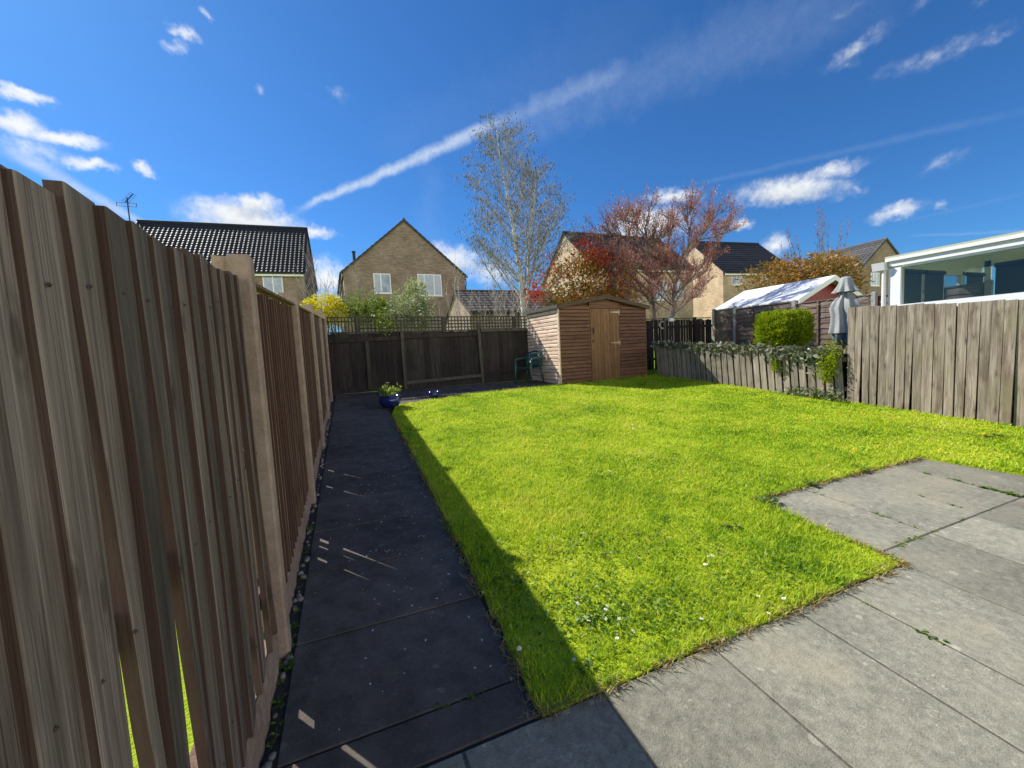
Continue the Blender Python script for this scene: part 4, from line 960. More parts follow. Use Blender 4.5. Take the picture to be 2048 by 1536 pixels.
# ---------------------------------------------------------------- conservatory
def conservatory():
    X, Y0 = 10.0, 4.64; zb = G(X, Y0)
    t = thing('conservatory', 'white framed glass conservatory rising behind the tall board fence', 'conservatory', (X, Y0, zb))
    zt, zf, zs = 2.945 - zb, 2.75 - zb, 2.03 - zb      # eave, head and sill heights above the ground here
    L = -7.0; Wd = 3.6
    wm = MT['white']
    mb = MB(); mb.bx(-.02, .10, -.07, 0, 0, zf); mb.bx(-.03, .10, -.19, -.075, 0, zf); mb.build('corner_post', wm, t)
    mb = MB(); mb.bx(0, .10, L, -.19, zf - .01, zf + .03); mb.build('window_head', wm, t)
    mb = MB(); mb.bx(-.03, .12, L, 0, zf + .03, zt - .06); mb.bx(-.07, .12, L, .04, zt - .06, zt); mb.build('eaves_beam', MT['white_matt'], t)
    mb = MB(); mb.bx(-.05, .12, L, -.19, zs - .13, zs); mb.build('window_sill', wm, t)
    mb = MB(); mb.bx(.0, .25, L, -.19, 0, zs - .13); mb.build('dwarf_wall', MT['brick_brown'], t)
    mb = MB(); mb.bx(.03, .042, L, -.19, zs, zf - .02); mb.build('glazing', MT['glass'], t)
    mb = MB(); mb.bx(0, .1, -3.6, -3.5, zs, zf - .02); mb.bx(0, .1, -5.6, -5.5, zs, zf - .02); mb.build('mullion', wm, t)
    # gutter end and downpipe at the far corner
    mb = MB(); mb.prism([(-.12, zf - .02), (.10, zf - .02), (.14, zf + .13), (-.16, zf + .13)], .02, .22, 'y'); mb.bx(.1, Wd, .02, .18, zf, zf + .12); mb.build('gutter', MT['white_matt'], t)
    mb = MB(); mb.tube([(-.05, .06, zf - .02), (-.05, .06, 0)], .034, 10); mb.build('downpipe', MT['white_matt'], t)
    # far end wall: frames and panes; the house side and the opposite wall
    mb = MB()
    for x in (.16, .9, 1.75, 2.6, 3.45): mb.bx(x, x + .09, -.09, -.01, 0, zf)
    mb.bx(.16, 3.55, -.09, -.01, zf - .08, zf); mb.bx(.16, 3.55, -.092, -.008, 0, zs - .95); mb.hexa([(.1, -.07, zf), (3.6, -.07, zf), (3.6, -.03, zf), (.1, -.03, zf)], [(.1, -.07, zt), (3.6, -.07, zt + .29), (3.6, -.03, zt + .29), (.1, -.03, zt)]); mb.build('end_frame', wm, t)
    mb = MB(); mb.bx(.2, 3.5, -.055, -.045, zs - .95, zf - .08); mb.build('end_glazing', MT['glass'], t)
    for x0, x1 in ((.27, .88), (1.01, 1.73), (2.71, 3.42)):
        mb = MB(); mb.tube([(x0, -.12, zf - .06), (x1, -.12, zf - .06)], .045, 8); mb.bx(x0, x1, -.125, -.118, zs - .4, zf - .06); mb.build('roller_blind', MT['blind'], t)
    mb = MB()
    for i in range(7): y = -.1 - i * 1.05; mb.bx(Wd - .06, Wd, y - .1, y, 0, zf + .25)
    mb.bx(Wd - .06, Wd, L, 0, zf + .12, zf + .5); mb.bx(Wd - .05, Wd - .01, L, 0, 0, zs - .2); mb.build('far_frame', wm, t)
    mb = MB(); mb.bx(Wd - .035, Wd - .025, L, 0, zs - .55, zf + .2); mb.build('far_glazing', MT['glass'], t)
    # sloping roof of opaque white sheets with dark glazing bars below
    z1 = zt + .30
    mb = MB(); mb.hexa([(-.05, L, zt + .004), (Wd + .1, L, z1 + .004), (Wd + .1, .05, z1 + .004), (-.05, .05, zt + .004)], [(-.05, L, zt + .04), (Wd + .1, L, z1 + .04), (Wd + .1, .05, z1 + .04), (-.05, .05, zt + .04)]); mb.build('roof', foliage('roof_sheet', [(0, (.62, .64, .64)), (1, (.66, .68, .68))], .55, .4), t)
    mb = MB()
    for i in range(11):
        y = -.25 - i * .65; q = [(.1, y - .02), (Wd, y - .02), (Wd, y + .02), (.1, y + .02)]
        mb.hexa([(a, b, zt - .05 + .30 * (a / Wd)) for a, b in q], [(a, b, zt + .0 + .30 * (a / Wd)) for a, b in q])
    mb.build('glazing_bars', MT['iron'], t)
    mb = MB(); mb.bx(.26, Wd - .06, L, -.1, .1, .16); mb.build('floor', flat('inner_floor', (.2, .17, .14), .5), t)
    for y in (-.2, -1.25, -2.3, -3.35, -4.4, -5.45):
        mb = MB(); mb.tube([(Wd - .12, y - .92, zf + .12), (Wd - .12, y - .08, zf + .12)], .05, 8); mb.bx(Wd - .085, Wd - .075, y - .92, y - .08, zs - .5 if y not in (-1.25,) else zf - .12, zf + .1); mb.build('roller_blind', MT['blind'], t)
    # furniture standing inside
    w = flat('pale_furniture', (.6, .66, .63), .5)
    for cx_, cy_, a in ((1.15, -.85, .4), (1.75, -1.05, 2.4)):
        c = thing('dining_chair', 'white slim armchair behind the conservatory glass, ' + ('nearer the corner post' if a < 1 else 'nearer the round table'), 'chair', (X + cx_, Y0 + cy_, zb + .16), a, 'chairs in the conservatory')
        for sx in (-.2, .2):
            for sy in (-.2, .2): mb = MB(); mb.tube([(sx, sy, 0), (sx * .95, sy * .95, .62)], .02, 6); mb.build('leg', w, c)
        mb = MB(); mb.bx(-.24, .24, -.24, .24, .60, .66); mb.build('seat', w, c, bevel=.01)
        mb = MB(); mb.hexa([(-.22, .2, .68), (.22, .2, .68), (.22, .23, .68), (-.22, .23, .68)], [(-.22, .34, 1.22), (.22, .34, 1.22), (.22, .37, 1.22), (-.22, .37, 1.22)]); mb.build('backrest', w, c, bevel=.01)
    c = thing('round_table', 'round pale table with a tall drum base inside the conservatory', 'table', (X + 2.3, Y0 - 2.0, zb + .16))
    mb = MB(); mb.lathe([(0, 1.0), (.55, 1.0), (.56, .97), (.56, .93), (0, .93)], 28); mb.build('table_top', w, c, smooth=False)
    mb = MB(); mb.lathe([(.42, .93), (.42, 0), (0, 0)], 24); mb.build('drum_base', w, c)
conservatory()

# ---------------------------------------------------------------- parasol, folded
def parasol():
    p = Vector((9.4, 5.06, 0)); z0 = G(p.x, p.y)
    t = thing('parasol', 'folded grey parasol hanging in creases beside the tall fence', 'parasol', (p.x, p.y, z0))
    H = lambda z: z - z0
    mb = MB(); mb.tube([(0, 0, 0), (0, 0, H(2.62))], .024, 10); mb.build('pole', MT['hinge'], t)
    mb = MB(); mb.lathe([(0, .0), (.26, .0), (.26, .05), (.06, .09), (.04, .3), (0, .3)], 20); mb.build('base', MT['post_grey'], t)
    def folds(depth, ph):
        return lambda a, z: 1 + depth * (abs(math.cos(4 * a + ph + .5 * math.sin(z * 4))) * 1.5 - .9 + .4 * math.cos(3 * a + z * 3) + .22 * math.cos(17 * a + 5 * z))
    mb = MB(); mb.lathe([(.03, H(2.67)), (.075, H(2.66)), (.10, H(2.62)), (.12, H(2.52)), (.165, H(2.42)), (.20, H(2.36))], 72, rf=lambda a, z: 1 + .22 * math.cos(8 * a + .6) * min(1, max(0, (H(2.62) - z) * 4)))
    mb.build('vent_cap', MT['cloth'], t, smooth=True)
    mb = MB(); mb.lathe([(.05, H(2.5)), (.085, H(2.36)), (.115, H(2.27)), (.18, H(2.18)), (.225, H(2.05)), (.205, H(1.9)), (.215, H(1.75)), (.24, H(1.62)), (.255, H(1.545))], 96, rf=folds(.24, 0)); mb.build('canopy', MT['cloth'], t, smooth=True)
    mb = MB(); mb.lathe([(.17, H(1.60)), (.20, H(1.5)), (.19, H(1.40)), (.12, H(1.31)), (.05, H(1.29))], 72, rf=folds(.22, 1)); mb.build('inner_valance', flat('parasol_lining', (.12, .15, .18), .9), t, smooth=True)
    for q in range(8):
        a = q * PI / 4 + .2; mb = MB(); mb.tube([(.03 * math.cos(a), .03 * math.sin(a), H(2.5)), (.1 * math.cos(a), .1 * math.sin(a), H(1.7)), (.13 * math.cos(a), .13 * math.sin(a), H(1.36))], .009, 5); mb.build('rib', MT['iron'], t)
    mb = MB(); mb.lathe([(.0, H(2.70)), (.02, H(2.70)), (.026, H(2.66)), (.0, H(2.65))], 10); mb.build('finial', MT['iron'], t)
parasol()

# ---------------------------------------------------------------- plastic garden chair
def chair():
    t = thing('garden_chair', 'dark green plastic armchair in the shade beside the shed', 'chair', (4.42, 9.72, G(4.42, 9.72) + .03), math.radians(-62))
    m = MT['green_plastic']
    # local: seat faces -y ; width along x
    mb = MB(); nx, ny = 10, 10; vs = []
    for k_, dz in ((0, 0), (1, -.012)):
        for j in range(ny + 1):
            for i in range(nx + 1):
                x = (i / nx - .5) * .44 * (1 - .08 * j / ny); y = -.22 + .42 * j / ny; z = .42 - .02 * math.cos(PI * (i / nx - .5)) - .025 * (j / ny) - (.02 if j == 0 else 0)
                vs.append((x, y, z + dz))
    n = nx + 1; o = n * (ny + 1); fs = [(j * n + i, j * n + i + 1, (j + 1) * n + i + 1, (j + 1) * n + i) for j in range(ny) for i in range(nx)]
    fs += [tuple(o + q for q in f[::-1]) for f in fs]
    mb.add(vs, fs); mb.build('seat', m, t)
    # back: curved shell with slots, rounded top
    mb = MB(); ns = 9
    for i in range(ns):
        u = (i + .5) / ns * 2 - 1; x0 = (i / ns - .5) * .44; x1 = ((i + .72) / ns - .5) * .44
        pts = []
        for z in (.40, .52, .64, .76): pts.append(z)
        c = .05 * (1 - u * u)
        vs = []
        for z in pts:
            y = .19 + (z - .40) * .32 + c
            w = 1 + (z - .4) * .15
            vs += [(x0 * w, y, z), (x1 * w, y, z), (x1 * w, y + .012, z), (x0 * w, y + .012, z)]
        mb.add(vs, [(4 * q + a, 4 * q + (a + 1) % 4, 4 * q + 4 + (a + 1) % 4, 4 * q + 4 + a) for q in range(3) for a in range(4)] + [(3, 2, 1, 0), (12, 13, 14, 15)])
    top = [(-.25 , .24, .60)] + [(math.sin(a) * .25, .30 + .055 * math.cos(a), .70 + .13 * math.cos(a)) for a in [(-1.35 + 2.7 * q / 10) for q in range(11)]] + [(.25, .24, .60)]
    mb.tube(top, .02, 8); mb.tube([(-.24, .235, .40), (-.255, .27, .6), (-.245, .30, .72)], .022, 8); mb.tube([(.24, .235, .40), (.255, .27, .6), (.245, .30, .72)], .022, 8)
    mb.build('backrest', m, t, smooth=True)
    for s in (-1, 1):
        mb = MB(); mb.tube([(s * .255, .26, .66), (s * .275, .12, .645), (s * .28, -.08, .635), (s * .27, -.20, .62), (s * .265, -.225, .585)], [.022, .027, .03, .026, .022], 8); mb.build('armrest', m, t, smooth=True)
        mb = MB(); mb.tube([(s * .262, -.225, .59), (s * .25, -.235, .42), (s * .265, -.25, .2), (s * .275, -.26, 0)], [.026, .036, .028, .024], 6); mb.build('leg', m, t, smooth=True)
        mb = MB(); mb.tube([(s * .235, .20, .42), (s * .25, .25, .2), (s * .26, .29, 0)], [.036, .028, .024], 6); mb.build('leg', m, t, smooth=True)
chair()

# ---------------------------------------------------------------- plants
def disp(n, sc): return rng.normal(size=(n, 3)) * sc
def branch(mb, p, d, L, r, rng_, curve=.15, up=.0, seg=5, sides=5, taper=.25):
    pts = [Vector(p)]; d = Vector(d).normalized(); rad = [r]
    for i in range(seg):
        d = (d + Vector((rng_.uniform(-1, 1), rng_.uniform(-1, 1), rng_.uniform(-1, 1))) * curve + Vector((0, 0, up))).normalized()
        pts.append(pts[-1] + d * (L / seg)); rad.append(r * (1 - (1 - taper) * (i + 1) / seg))
    mb.tube(pts, rad, sides, cap=False); return pts, rad, d

def bark(name, lo, hi, marks=None):
    m, nt, b, o = new_mat(name); k = NT(nt); ob = k.obj()
    f = k.noise(k.mapping(ob, sc=(9, 9, 2.5)), 1, 5); col = k.ramp(f, [(.35, lo), (.62, hi)])
    if marks: col = k.mix(k.ramp(k.noise(k.mapping(ob, sc=(5, 5, 16)), 1, 4), [(.58, (0, 0, 0)), (.66, (1, 1, 1))]), col, marks)
    k.l(col, b.inputs['Base Color']); b.inputs['Roughness'].default_value = .85; k.bump(f, .5, .01, b); return m
MT['birch'] = bark('birch_bark', (.42, .39, .35), (.74, .70, .65), (.08, .07, .06))
MT['birch_twig'] = bark('birch_twig', (.22, .19, .165), (.46, .42, .38))
MT['bark'] = bark('brown_bark', (.09, .07, .055), (.21, .17, .14))
MT['catkin'] = foliage('catkin', [(0, (.05, .05, .022)), (.5, (.11, .10, .05)), (1, (.2, .18, .09))], .15)

def birch():
    R_ = random.Random(4)
    b0 = at(1047, 612, 13.6); gx, gy = b0.x + .08, 13.6; gz = G(gx, gy)
    t = thing('birch_tree', 'tall bare silver birch hung with catkins behind the trellis', 'tree', (gx, gy, gz))
    top = at(1001, 262, 13.4) - Vector((gx, gy, gz)); H = top.z
    mb = MB(); tw = MB(); kk = MB(); tips = []
    def trunk_pt(u, lean=1): 
        return Vector((top.x * (u ** 1.2) + .16 * math.sin(u * 5) * u, top.y * u, H * u))
    n = 24; tp = [trunk_pt(i / n) for i in range(n + 1)]
    mb.tube(tp, [max(.008, .15 * (1 - i / n) ** 1.1 + .006) for i in range(n + 1)], 8)
    # second stem leaving low down
    p = trunk_pt(.16); pts2, r2, _ = branch(mb, p, (.16, .05, 1), H * .70, .085, R_, .05, .05, 12, 6, .1)
    stems = [(tp, .2, 60, 1.0), (pts2, .2, 28, .8)]
    for st, umin, cnt, sc in stems:
        for i in range(cnt):
            u = umin + (1 - umin) * (i + R_.random()) / cnt; q = u * (len(st) - 1); i0 = min(int(q), len(st) - 2); p = st[i0].lerp(st[i0 + 1], q - i0)
            a = i * 2.399 + R_.uniform(-.4, .4)
            L = sc * (4.1 * (1 - u) ** .85 + .28) * R_.uniform(.8, 1.15)
            d = Vector((math.cos(a), math.sin(a) * .8, R_.uniform(.75, 1.25)))
            pts, rad, dd = branch(tw, p, d, L, .012 + .022 * (1 - u), R_, .09, .0, 7, 5, .22)
            ns = int(9 + 17 * (1 - u))
            for j in range(ns):
                w = R_.uniform(.22, 1); k_ = min(int(w * 7), 6); p2 = pts[k_].lerp(pts[k_ + 1], w * 7 - k_) if w < 1 else pts[-1]
                d2 = (dd + Vector((R_.uniform(-1, 1), R_.uniform(-1, 1), R_.uniform(-.5, .55))) * .9)
                l2 = (.30 + .40 * (1 - w)) * R_.uniform(.6, 1.3) * (1 + .5 * (1 - u)); ps, _, d3 = branch(tw, p2, d2, l2, .0065, R_, .16, -.03, 4, 4, .4)
                for m_ in range(R_.randint(2, 4)):
                    w2 = R_.uniform(.3, 1); k2 = min(int(w2 * 4), 3); p3 = ps[k2].lerp(ps[k2 + 1], w2 * 4 - k2)
                    d4 = d3 + Vector((R_.uniform(-1, 1), R_.uniform(-1, 1), R_.uniform(-.7, .3)))
                    ps2, _, _ = branch(tw, p3, d4, R_.uniform(.12, .32), .0042, R_, .2, -.10, 3, 3, .5)
                    tips.append(ps2[-1]); 
                    if R_.random() < .5: tips.append(ps2[2])
    for p in tips:
        if R_.random() < .72:
            l = R_.uniform(.045, .085); q = Vector((R_.uniform(-.012, .012), R_.uniform(-.012, .012), 0))
            kk.tube([p, p + q * .6 - Vector((0, 0, l * .5)), p + q - Vector((0, 0, l))], [.005, .0095, .005], 4, cap=False)
    mb.build('trunk', MT['birch'], t, smooth=True); tw.build('branches', MT['birch_twig'], t); kk.build('catkins', MT['catkin'], t)
birch()

def pink_tree():
    R_ = random.Random(9); y = 12.0
    gx = at(1325, 630, y).x; gz = G(gx, y)
    t = thing('flowering_tree', 'many-stemmed tree covered in small dusky pink and copper blossom behind the shed', 'tree', (gx, y, gz))
    O = Vector((gx, y, gz)); mb = MB(); P = []; D = []
    def path(px, y_): return [at(u, v, yy) - O for (u, v), yy in zip(px, y_)]
    mains = [([(1312, 700), (1306, 630), (1297, 565), (1290, 500), (1285, 420), (1294, 380)], .075),
             ([(1335, 700), (1347, 622), (1352, 565), (1372, 500), (1405, 440), (1442, 392)], .085),
             ([(1304, 610), (1285, 590), (1262, 566), (1228, 553), (1205, 535)], .045),
             ([(1300, 575), (1320, 535), (1335, 490), (1340, 440), (1350, 400)], .04),
             ([(1350, 590), (1395, 540), (1430, 490), (1458, 440), (1478, 395)], .05),
             ([(1288, 480), (1262, 455), (1232, 438), (1205, 432), (1192, 440)], .028),
             ([(1288, 500), (1310, 455), (1335, 430)], .025), ([(1352, 560), (1330, 520), (1305, 470), (1270, 430), (1240, 400)], .03),
             ([(1335, 640), (1370, 612), (1400, 585), (1420, 560)], .03), ([(1296, 560), (1262, 520), (1230, 500), (1200, 485)], .03),
             ([(1370, 505), (1392, 470), (1420, 430), (1425, 385)], .03), ([(1286, 440), (1264, 410), (1240, 400)], .02), ([(1375, 495), (1385, 440), (1380, 395), (1388, 372)], .025),
             ([(1345, 610), (1310, 580), (1270, 590), (1235, 600)], .025), ([(1400, 450), (1450, 440), (1475, 425)], .02), ([(1310, 600), (1275, 560), (1245, 530), (1215, 515)], .02), ([(1340, 600), (1320, 560), (1290, 540), (1250, 490)], .02), ([(1352, 590), (1370, 560), (1350, 520), (1320, 500)], .02), ([(1340, 620), (1300, 600), (1260, 610), (1225, 580)], .02), ([(1350, 610), (1380, 560), (1420, 530), (1440, 500)], .02), ([(1310, 620), (1330, 580), (1310, 540), (1270, 520)], .02)]
    for px, r in mains:
        n = len(px); dy = R_.uniform(-.9, .9); px = [(1330 + (u - 1330) * .88, v + 45 * max(0, (600 - v)) / 220) for u, v in px]; pts = path(px, [y + dy * (i / n) for i in range(n)])
        # smooth
        q = []
        for i in range(n - 1):
            for s in range(3): q.append(pts[i].lerp(pts[i + 1], s / 3) + Vector((R_.uniform(-.02, .02), R_.uniform(-.02, .02), 0)))
        q.append(pts[-1]); m = len(q)
        mb.tube(q, [r * (1 - .8 * i / (m - 1)) + .005 for i in range(m)], 6, cap=False)
        for i in range(2, m):
            for _ in range(3 if i > m * .2 else 2):
                d = (q[i] - q[i - 1]).normalized() + Vector((R_.uniform(-1, 1), R_.uniform(-1, 1), R_.uniform(-.3, .9))) * .9
                ps, _, dd = branch(mb, q[i], d, R_.uniform(.35, .85), .014, R_, .18, .05, 6, 4, .3)
                for w in range(2, 7):
                    for _2 in range(2):
                        d2 = dd + Vector((R_.uniform(-1, 1), R_.uniform(-1, 1), R_.uniform(-.3, 1))) * .9
                        p2, _, d3 = branch(mb, ps[w], d2, R_.uniform(.15, .42), .006, R_, .2, .08, 4, 3, .4)
                        for pt in p2[1:]:
                            for _3 in range(R_.choice([1, 1, 2])):
                                P.append(pt + Vector((R_.gauss(0, .03), R_.gauss(0, .03), R_.gauss(0, .03)))); D.append(d3 + Vector((0, 0, .3)))
    mb.build('trunk', MT['bark'], t)
    P = np.array(P); D = np.array(D)
    m = foliage('blossom', [(0, (.2, .05, .045)), (.35, (.36, .10, .095)), (.7, (.50, .19, .175)), (1, (.62, .32, .28))], .35)
    leaves('crown', P, .055, m, t, D, .5, .9)
pink_tree()

def lumpy(c, r, n, lumps, R_, thick=.35, flat_bottom=-.7):
    """points through the outer part of several overlapping lumps"""
    cs = [np.array(c)]; rs = [np.array(r, float)]
    for _ in range(lumps):
        d = rng.normal(size=3); d /= np.linalg.norm(d); d[2] = max(d[2], flat_bottom)
        cs.append(np.array(c) + d * np.array(r) * rng.uniform(.45, .85)); rs.append(np.array(r) * rng.uniform(.28, .5))
    P = []; Dn = []
    w = np.array([q.prod() ** (2 / 3) for q in rs]); w /= w.sum()
    for cc, rr, ww in zip(cs, rs, w):
        k = int(n * ww); d = rng.normal(size=(k, 3)); d /= np.linalg.norm(d, axis=1, keepdims=True)
        rad = 1 - thick * np.abs(rng.normal(size=(k, 1))) * .8
        P.append(cc + d * rr * np.clip(rad, .05, 1.05)); Dn.append(d)
    return np.concatenate(P), np.concatenate(Dn)

def shrub(name, label, cat, u0, u1, vtop, vbot, y, n, size, mat, lumps=9, depth=None, stems=True, aspect=.5, droop=0, group=None, jitter=.8, top_bias=None, thick=.35):
    """a rounded bush standing on the ground at depth y, its crown between the given directions"""
    a = at(u0, (vtop + vbot) / 2, y); b = at(u1, (vtop + vbot) / 2, y); tp = at((u0 + u1) / 2, vtop, y); bt = at((u0 + u1) / 2, vbot, y)
    cx_, rx = (a.x + b.x) / 2, abs(b.x - a.x) / 2; gz = G(cx_, y); zc, rz = (tp.z + bt.z) / 2, (tp.z - bt.z) / 2
    t = thing(name, label, cat, (cx_, y, gz), 0, group)
    P, D = lumpy((0, 0, zc - gz), (rx, depth or rx * .8, rz), n, lumps, None, thick)
    P = P[(P[:, 2] > .1)]; D = D[:len(P)]
    D = P - np.array([0, 0, zc - gz]); D /= np.linalg.norm(D, axis=1, keepdims=True) + 1e-6
    leaves('crown', P, size, mat, t, D, aspect, jitter, droop, .5)
    if stems:
        mb = MB(); R_ = random.Random(int(u0))
        for i in range(9):
            a_ = R_.uniform(0, 6.28); d = Vector((math.cos(a_) * rx * .7, math.sin(a_) * rx * .5, zc - gz + rz * .5))
            branch(mb, (R_.uniform(-.08, .08), R_.uniform(-.08, .08), 0), d, d.length * .95, .028, R_, .12, .03, 7, 5, .2)
        mb.build('stems', MT['bark'], t)
    return t, (cx_, y, gz), (rx, rz, zc)

m_ph = foliage('photinia_leaf', [(0, (.07, .09, .015)), (.28, (.18, .18, .03)), (.5, (.40, .25, .04)), (.75, (.52, .18, .05)), (1, (.52, .07, .04))], .35, pos=.9)
m_red = foliage('red_shoot', [(0, (.34, .02, .02)), (.5, (.48, .045, .04)), (1, (.55, .13, .05))], .45)
t, o, r = shrub('red_tip_shrub', 'large evergreen shrub with scarlet new shoots rising behind the shed roof', 'shrub', 1066, 1264, 498, 650, 12.3, 11500, .10, m_ph, 14, depth=1.0, thick=.55)
P = []
for (u, v, k_, s) in ((1166, 492, 110, .16), (1182, 506, 130, .2), (1196, 520, 120, .2), (1218, 515, 70, .16), (1070, 580, 90, .16), (1063, 592, 80, .14), (1150, 545, 60, .3), (1110, 525, 50, .25), (1230, 560, 70, .25), (1085, 560, 50, .2), (1075, 600, 60, .15), (1205, 545, 70, .25)):
    c = at(u, v, 11.35) - Vector(o); P.append(np.array(c) + rng.normal(size=(k_, 3)) * np.array([s, s, s * .8]))
P = np.concatenate(P); leaves('red_shoots', P, .10, m_red, t, np.tile([0, 0, .8], (len(P), 1)), .4, .8)
m_hd = foliage('hedge_leaf', [(0, (.07, .075, .015)), (.35, (.2, .15, .03)), (.65, (.36, .18, .045)), (.85, (.46, .21, .065)), (1, (.54, .33, .13))], .35, pos=.7)
shrub('rounded_shrub', 'broad rounded orange-brown evergreen shrub behind the pale summerhouse roof', 'shrub', 1478, 1716, 508, 640, 14.5, 12000, .16, m_hd, 16, depth=2.0, thick=.5)
def twig_tree(name, label, us, vtop, vbot, y, mat, n, leaf, barkm, lab_cat='tree', spread=.5, seed=1, up=.06, thick=.03):
    R_ = random.Random(seed); c = at(sum(us) / 2, vbot, y); gz = G(c.x, y); O = Vector((c.x, y, gz))
    t = thing(name, label, lab_cat, O); mb = MB(); P = []; D = []
    a, b = at(us[0], vbot, y).x - c.x, at(us[1], vbot, y).x - c.x; top = at(sum(us) / 2, vtop, y).z - gz
    for i in range(n):
        f = i / max(1, n - 1) * 2 - 1; f += R_.uniform(-.12, .12); h = top * (1 - .32 * abs(f) ** 1.4) * R_.uniform(.82, 1.0)
        x1 = f * (b - a) / 2; d = Vector((x1, R_.uniform(-1, 1) * (b - a) * .2, h)); L = d.length
        ps, _, dd = branch(mb, (f * .1, R_.uniform(-.1, .1), 0), d + Vector((0, 0, -.1 * L)), L, thick, R_, .035, .02, 12, 5, .12)
        for w in range(4, 13):
            for _ in range(2):
                d2 = (ps[w] - ps[w - 1]).normalized() + Vector((R_.uniform(-1, 1), R_.uniform(-1, 1), R_.uniform(0, 1))) * spread
                p2, _, d3 = branch(mb, ps[w], d2, R_.uniform(.25, .8), .008, R_, .12, up, 5, 3, .3)
                for pt in p2[1:]:
                    for _3 in range(leaf[1]):
                        P.append(pt + Vector((R_.gauss(0, .025), R_.gauss(0, .025), R_.gauss(0, .03)))); D.append(d3)
    mb.build('trunk', barkm, t)
    if P and leaf[1]: leaves('crown', np.array(P), leaf[0], mat, t, np.array(D), leaf[2] if len(leaf) > 2 else .45, .8)
    return t
m_cop = foliage('copper_leaf', [(0, (.16, .06, .035)), (.5, (.30, .12, .07)), (1, (.42, .22, .13))], .35)
twig_tree('copper_tree', 'upright tree with thin copper-leaved twigs above the rounded shrub', (1570, 1712), 418, 560, 17, m_cop, 15, (.085, 2, .4), MT['bark'], seed=3, spread=.35, thick=.045)
m_fo = foliage('forsythia', [(0, (.42, .38, .01)), (.5, (.62, .52, .012)), (1, (.72, .62, .05))], .45)
m_gr = foliage('fresh_leaf', [(0, (.08, .14, .02)), (.5, (.17, .24, .035)), (1, (.28, .32, .07))], .45)
m_pit = foliage('pittosporum', [(0, (.10, .14, .06)), (.45, (.30, .34, .19)), (1, (.56, .57, .40))], .35, pos=4)
shrub('forsythia', 'bright yellow forsythia in flower above the trellis', 'shrub', 606, 696, 586, 660, 12.6, 7500, .055, m_fo, 9, depth=.6, thick=.6)
shrub('variegated_shrub', 'domed silvery green variegated shrub in front of the gabled house', 'shrub', 776, 868, 570, 665, 12.4, 5200, .085, m_pit, 16, depth=.7, thick=.5)
t, o, r = shrub('leafy_shrub', 'loose light green shrub between the forsythia and the silvery shrub', 'shrub', 680, 776, 578, 665, 12.9, 3600, .075, m_gr, 14, depth=.7, thick=.7)
m_tw = foliage('opening_bud', [(0, (.14, .11, .05)), (.5, (.24, .19, .08)), (1, (.35, .30, .13))], .3)
twig_tree('twiggy_bush', 'thin bush of bare twigs and buds before the left corner of the gabled house', (662, 778), 545, 640, 13.3, m_tw, 11, (.038, 1, .5), MT['birch_twig'], 'shrub', .8, 5, thick=.014)
twig_tree('bare_bush', 'pale bare twiggy bush between the two brick houses', (600, 690), 522, 640, 14.5, m_tw, 11, (.034, 1, .5), MT['birch_twig'], 'shrub', .8, 8, thick=.012)
twig_tree('hazel_bush', 'slender twigs with hanging yellow catkins against the right corner of the gabled house', (884, 936), 536, 640, 12.8, foliage('hazel_catkin', [(0, (.18, .16, .05)), (1, (.34, .29, .1))], .3), 5, (.05, 1, .22), MT['birch_twig'], 'shrub', .6, 12, thick=.012)
twig_tree('thorny_bush', 'tangle of bare grey arching twigs in front of the low garage', (950, 1060), 560, 640, 12.0, m_tw, 14, (.03, 1, .4), MT['birch_twig'], 'shrub', 1.1, 14, thick=.012)

# evergreen climber spilling over the trellis
def climber():
    o = at(770, 650, 10.2); t = thing('climber', 'small yellow-green evergreen climber spilling over the trellis', 'plant', (o.x, 10.24, G(o.x, 10.24)))
    P = []; 
    for (u, v, k_, s) in ((768, 632, 90, .09), (765, 645, 120, .10), (772, 655, 120, .09), (760, 657, 70, .08), (780, 652, 60, .07), (767, 622, 40, .06)):
        c = at(u, v, 10.14) - Vector(t.location); P.append(np.array(c) + rng.normal(size=(k_, 3)) * np.array([s, .05, s]))
    P = np.concatenate(P); leaves('foliage', P, .05, foliage('climber_leaf', [(0, (.05, .09, .01)), (.5, (.13, .19, .02)), (1, (.3, .34, .05))], .4, pos=3), t, np.tile([0, -.5, .4], (len(P), 1)), .6, .9)
    mb = MB(); R_ = random.Random(2)
    for i in range(4): branch(mb, (R_.uniform(-.05, .05), .26, 0), (R_.uniform(-.1, .1), 0, 1), 1.5, .012, R_, .06, .02, 8, 4, .4)
    mb.build('stems', MT['bark'], t)
climber()

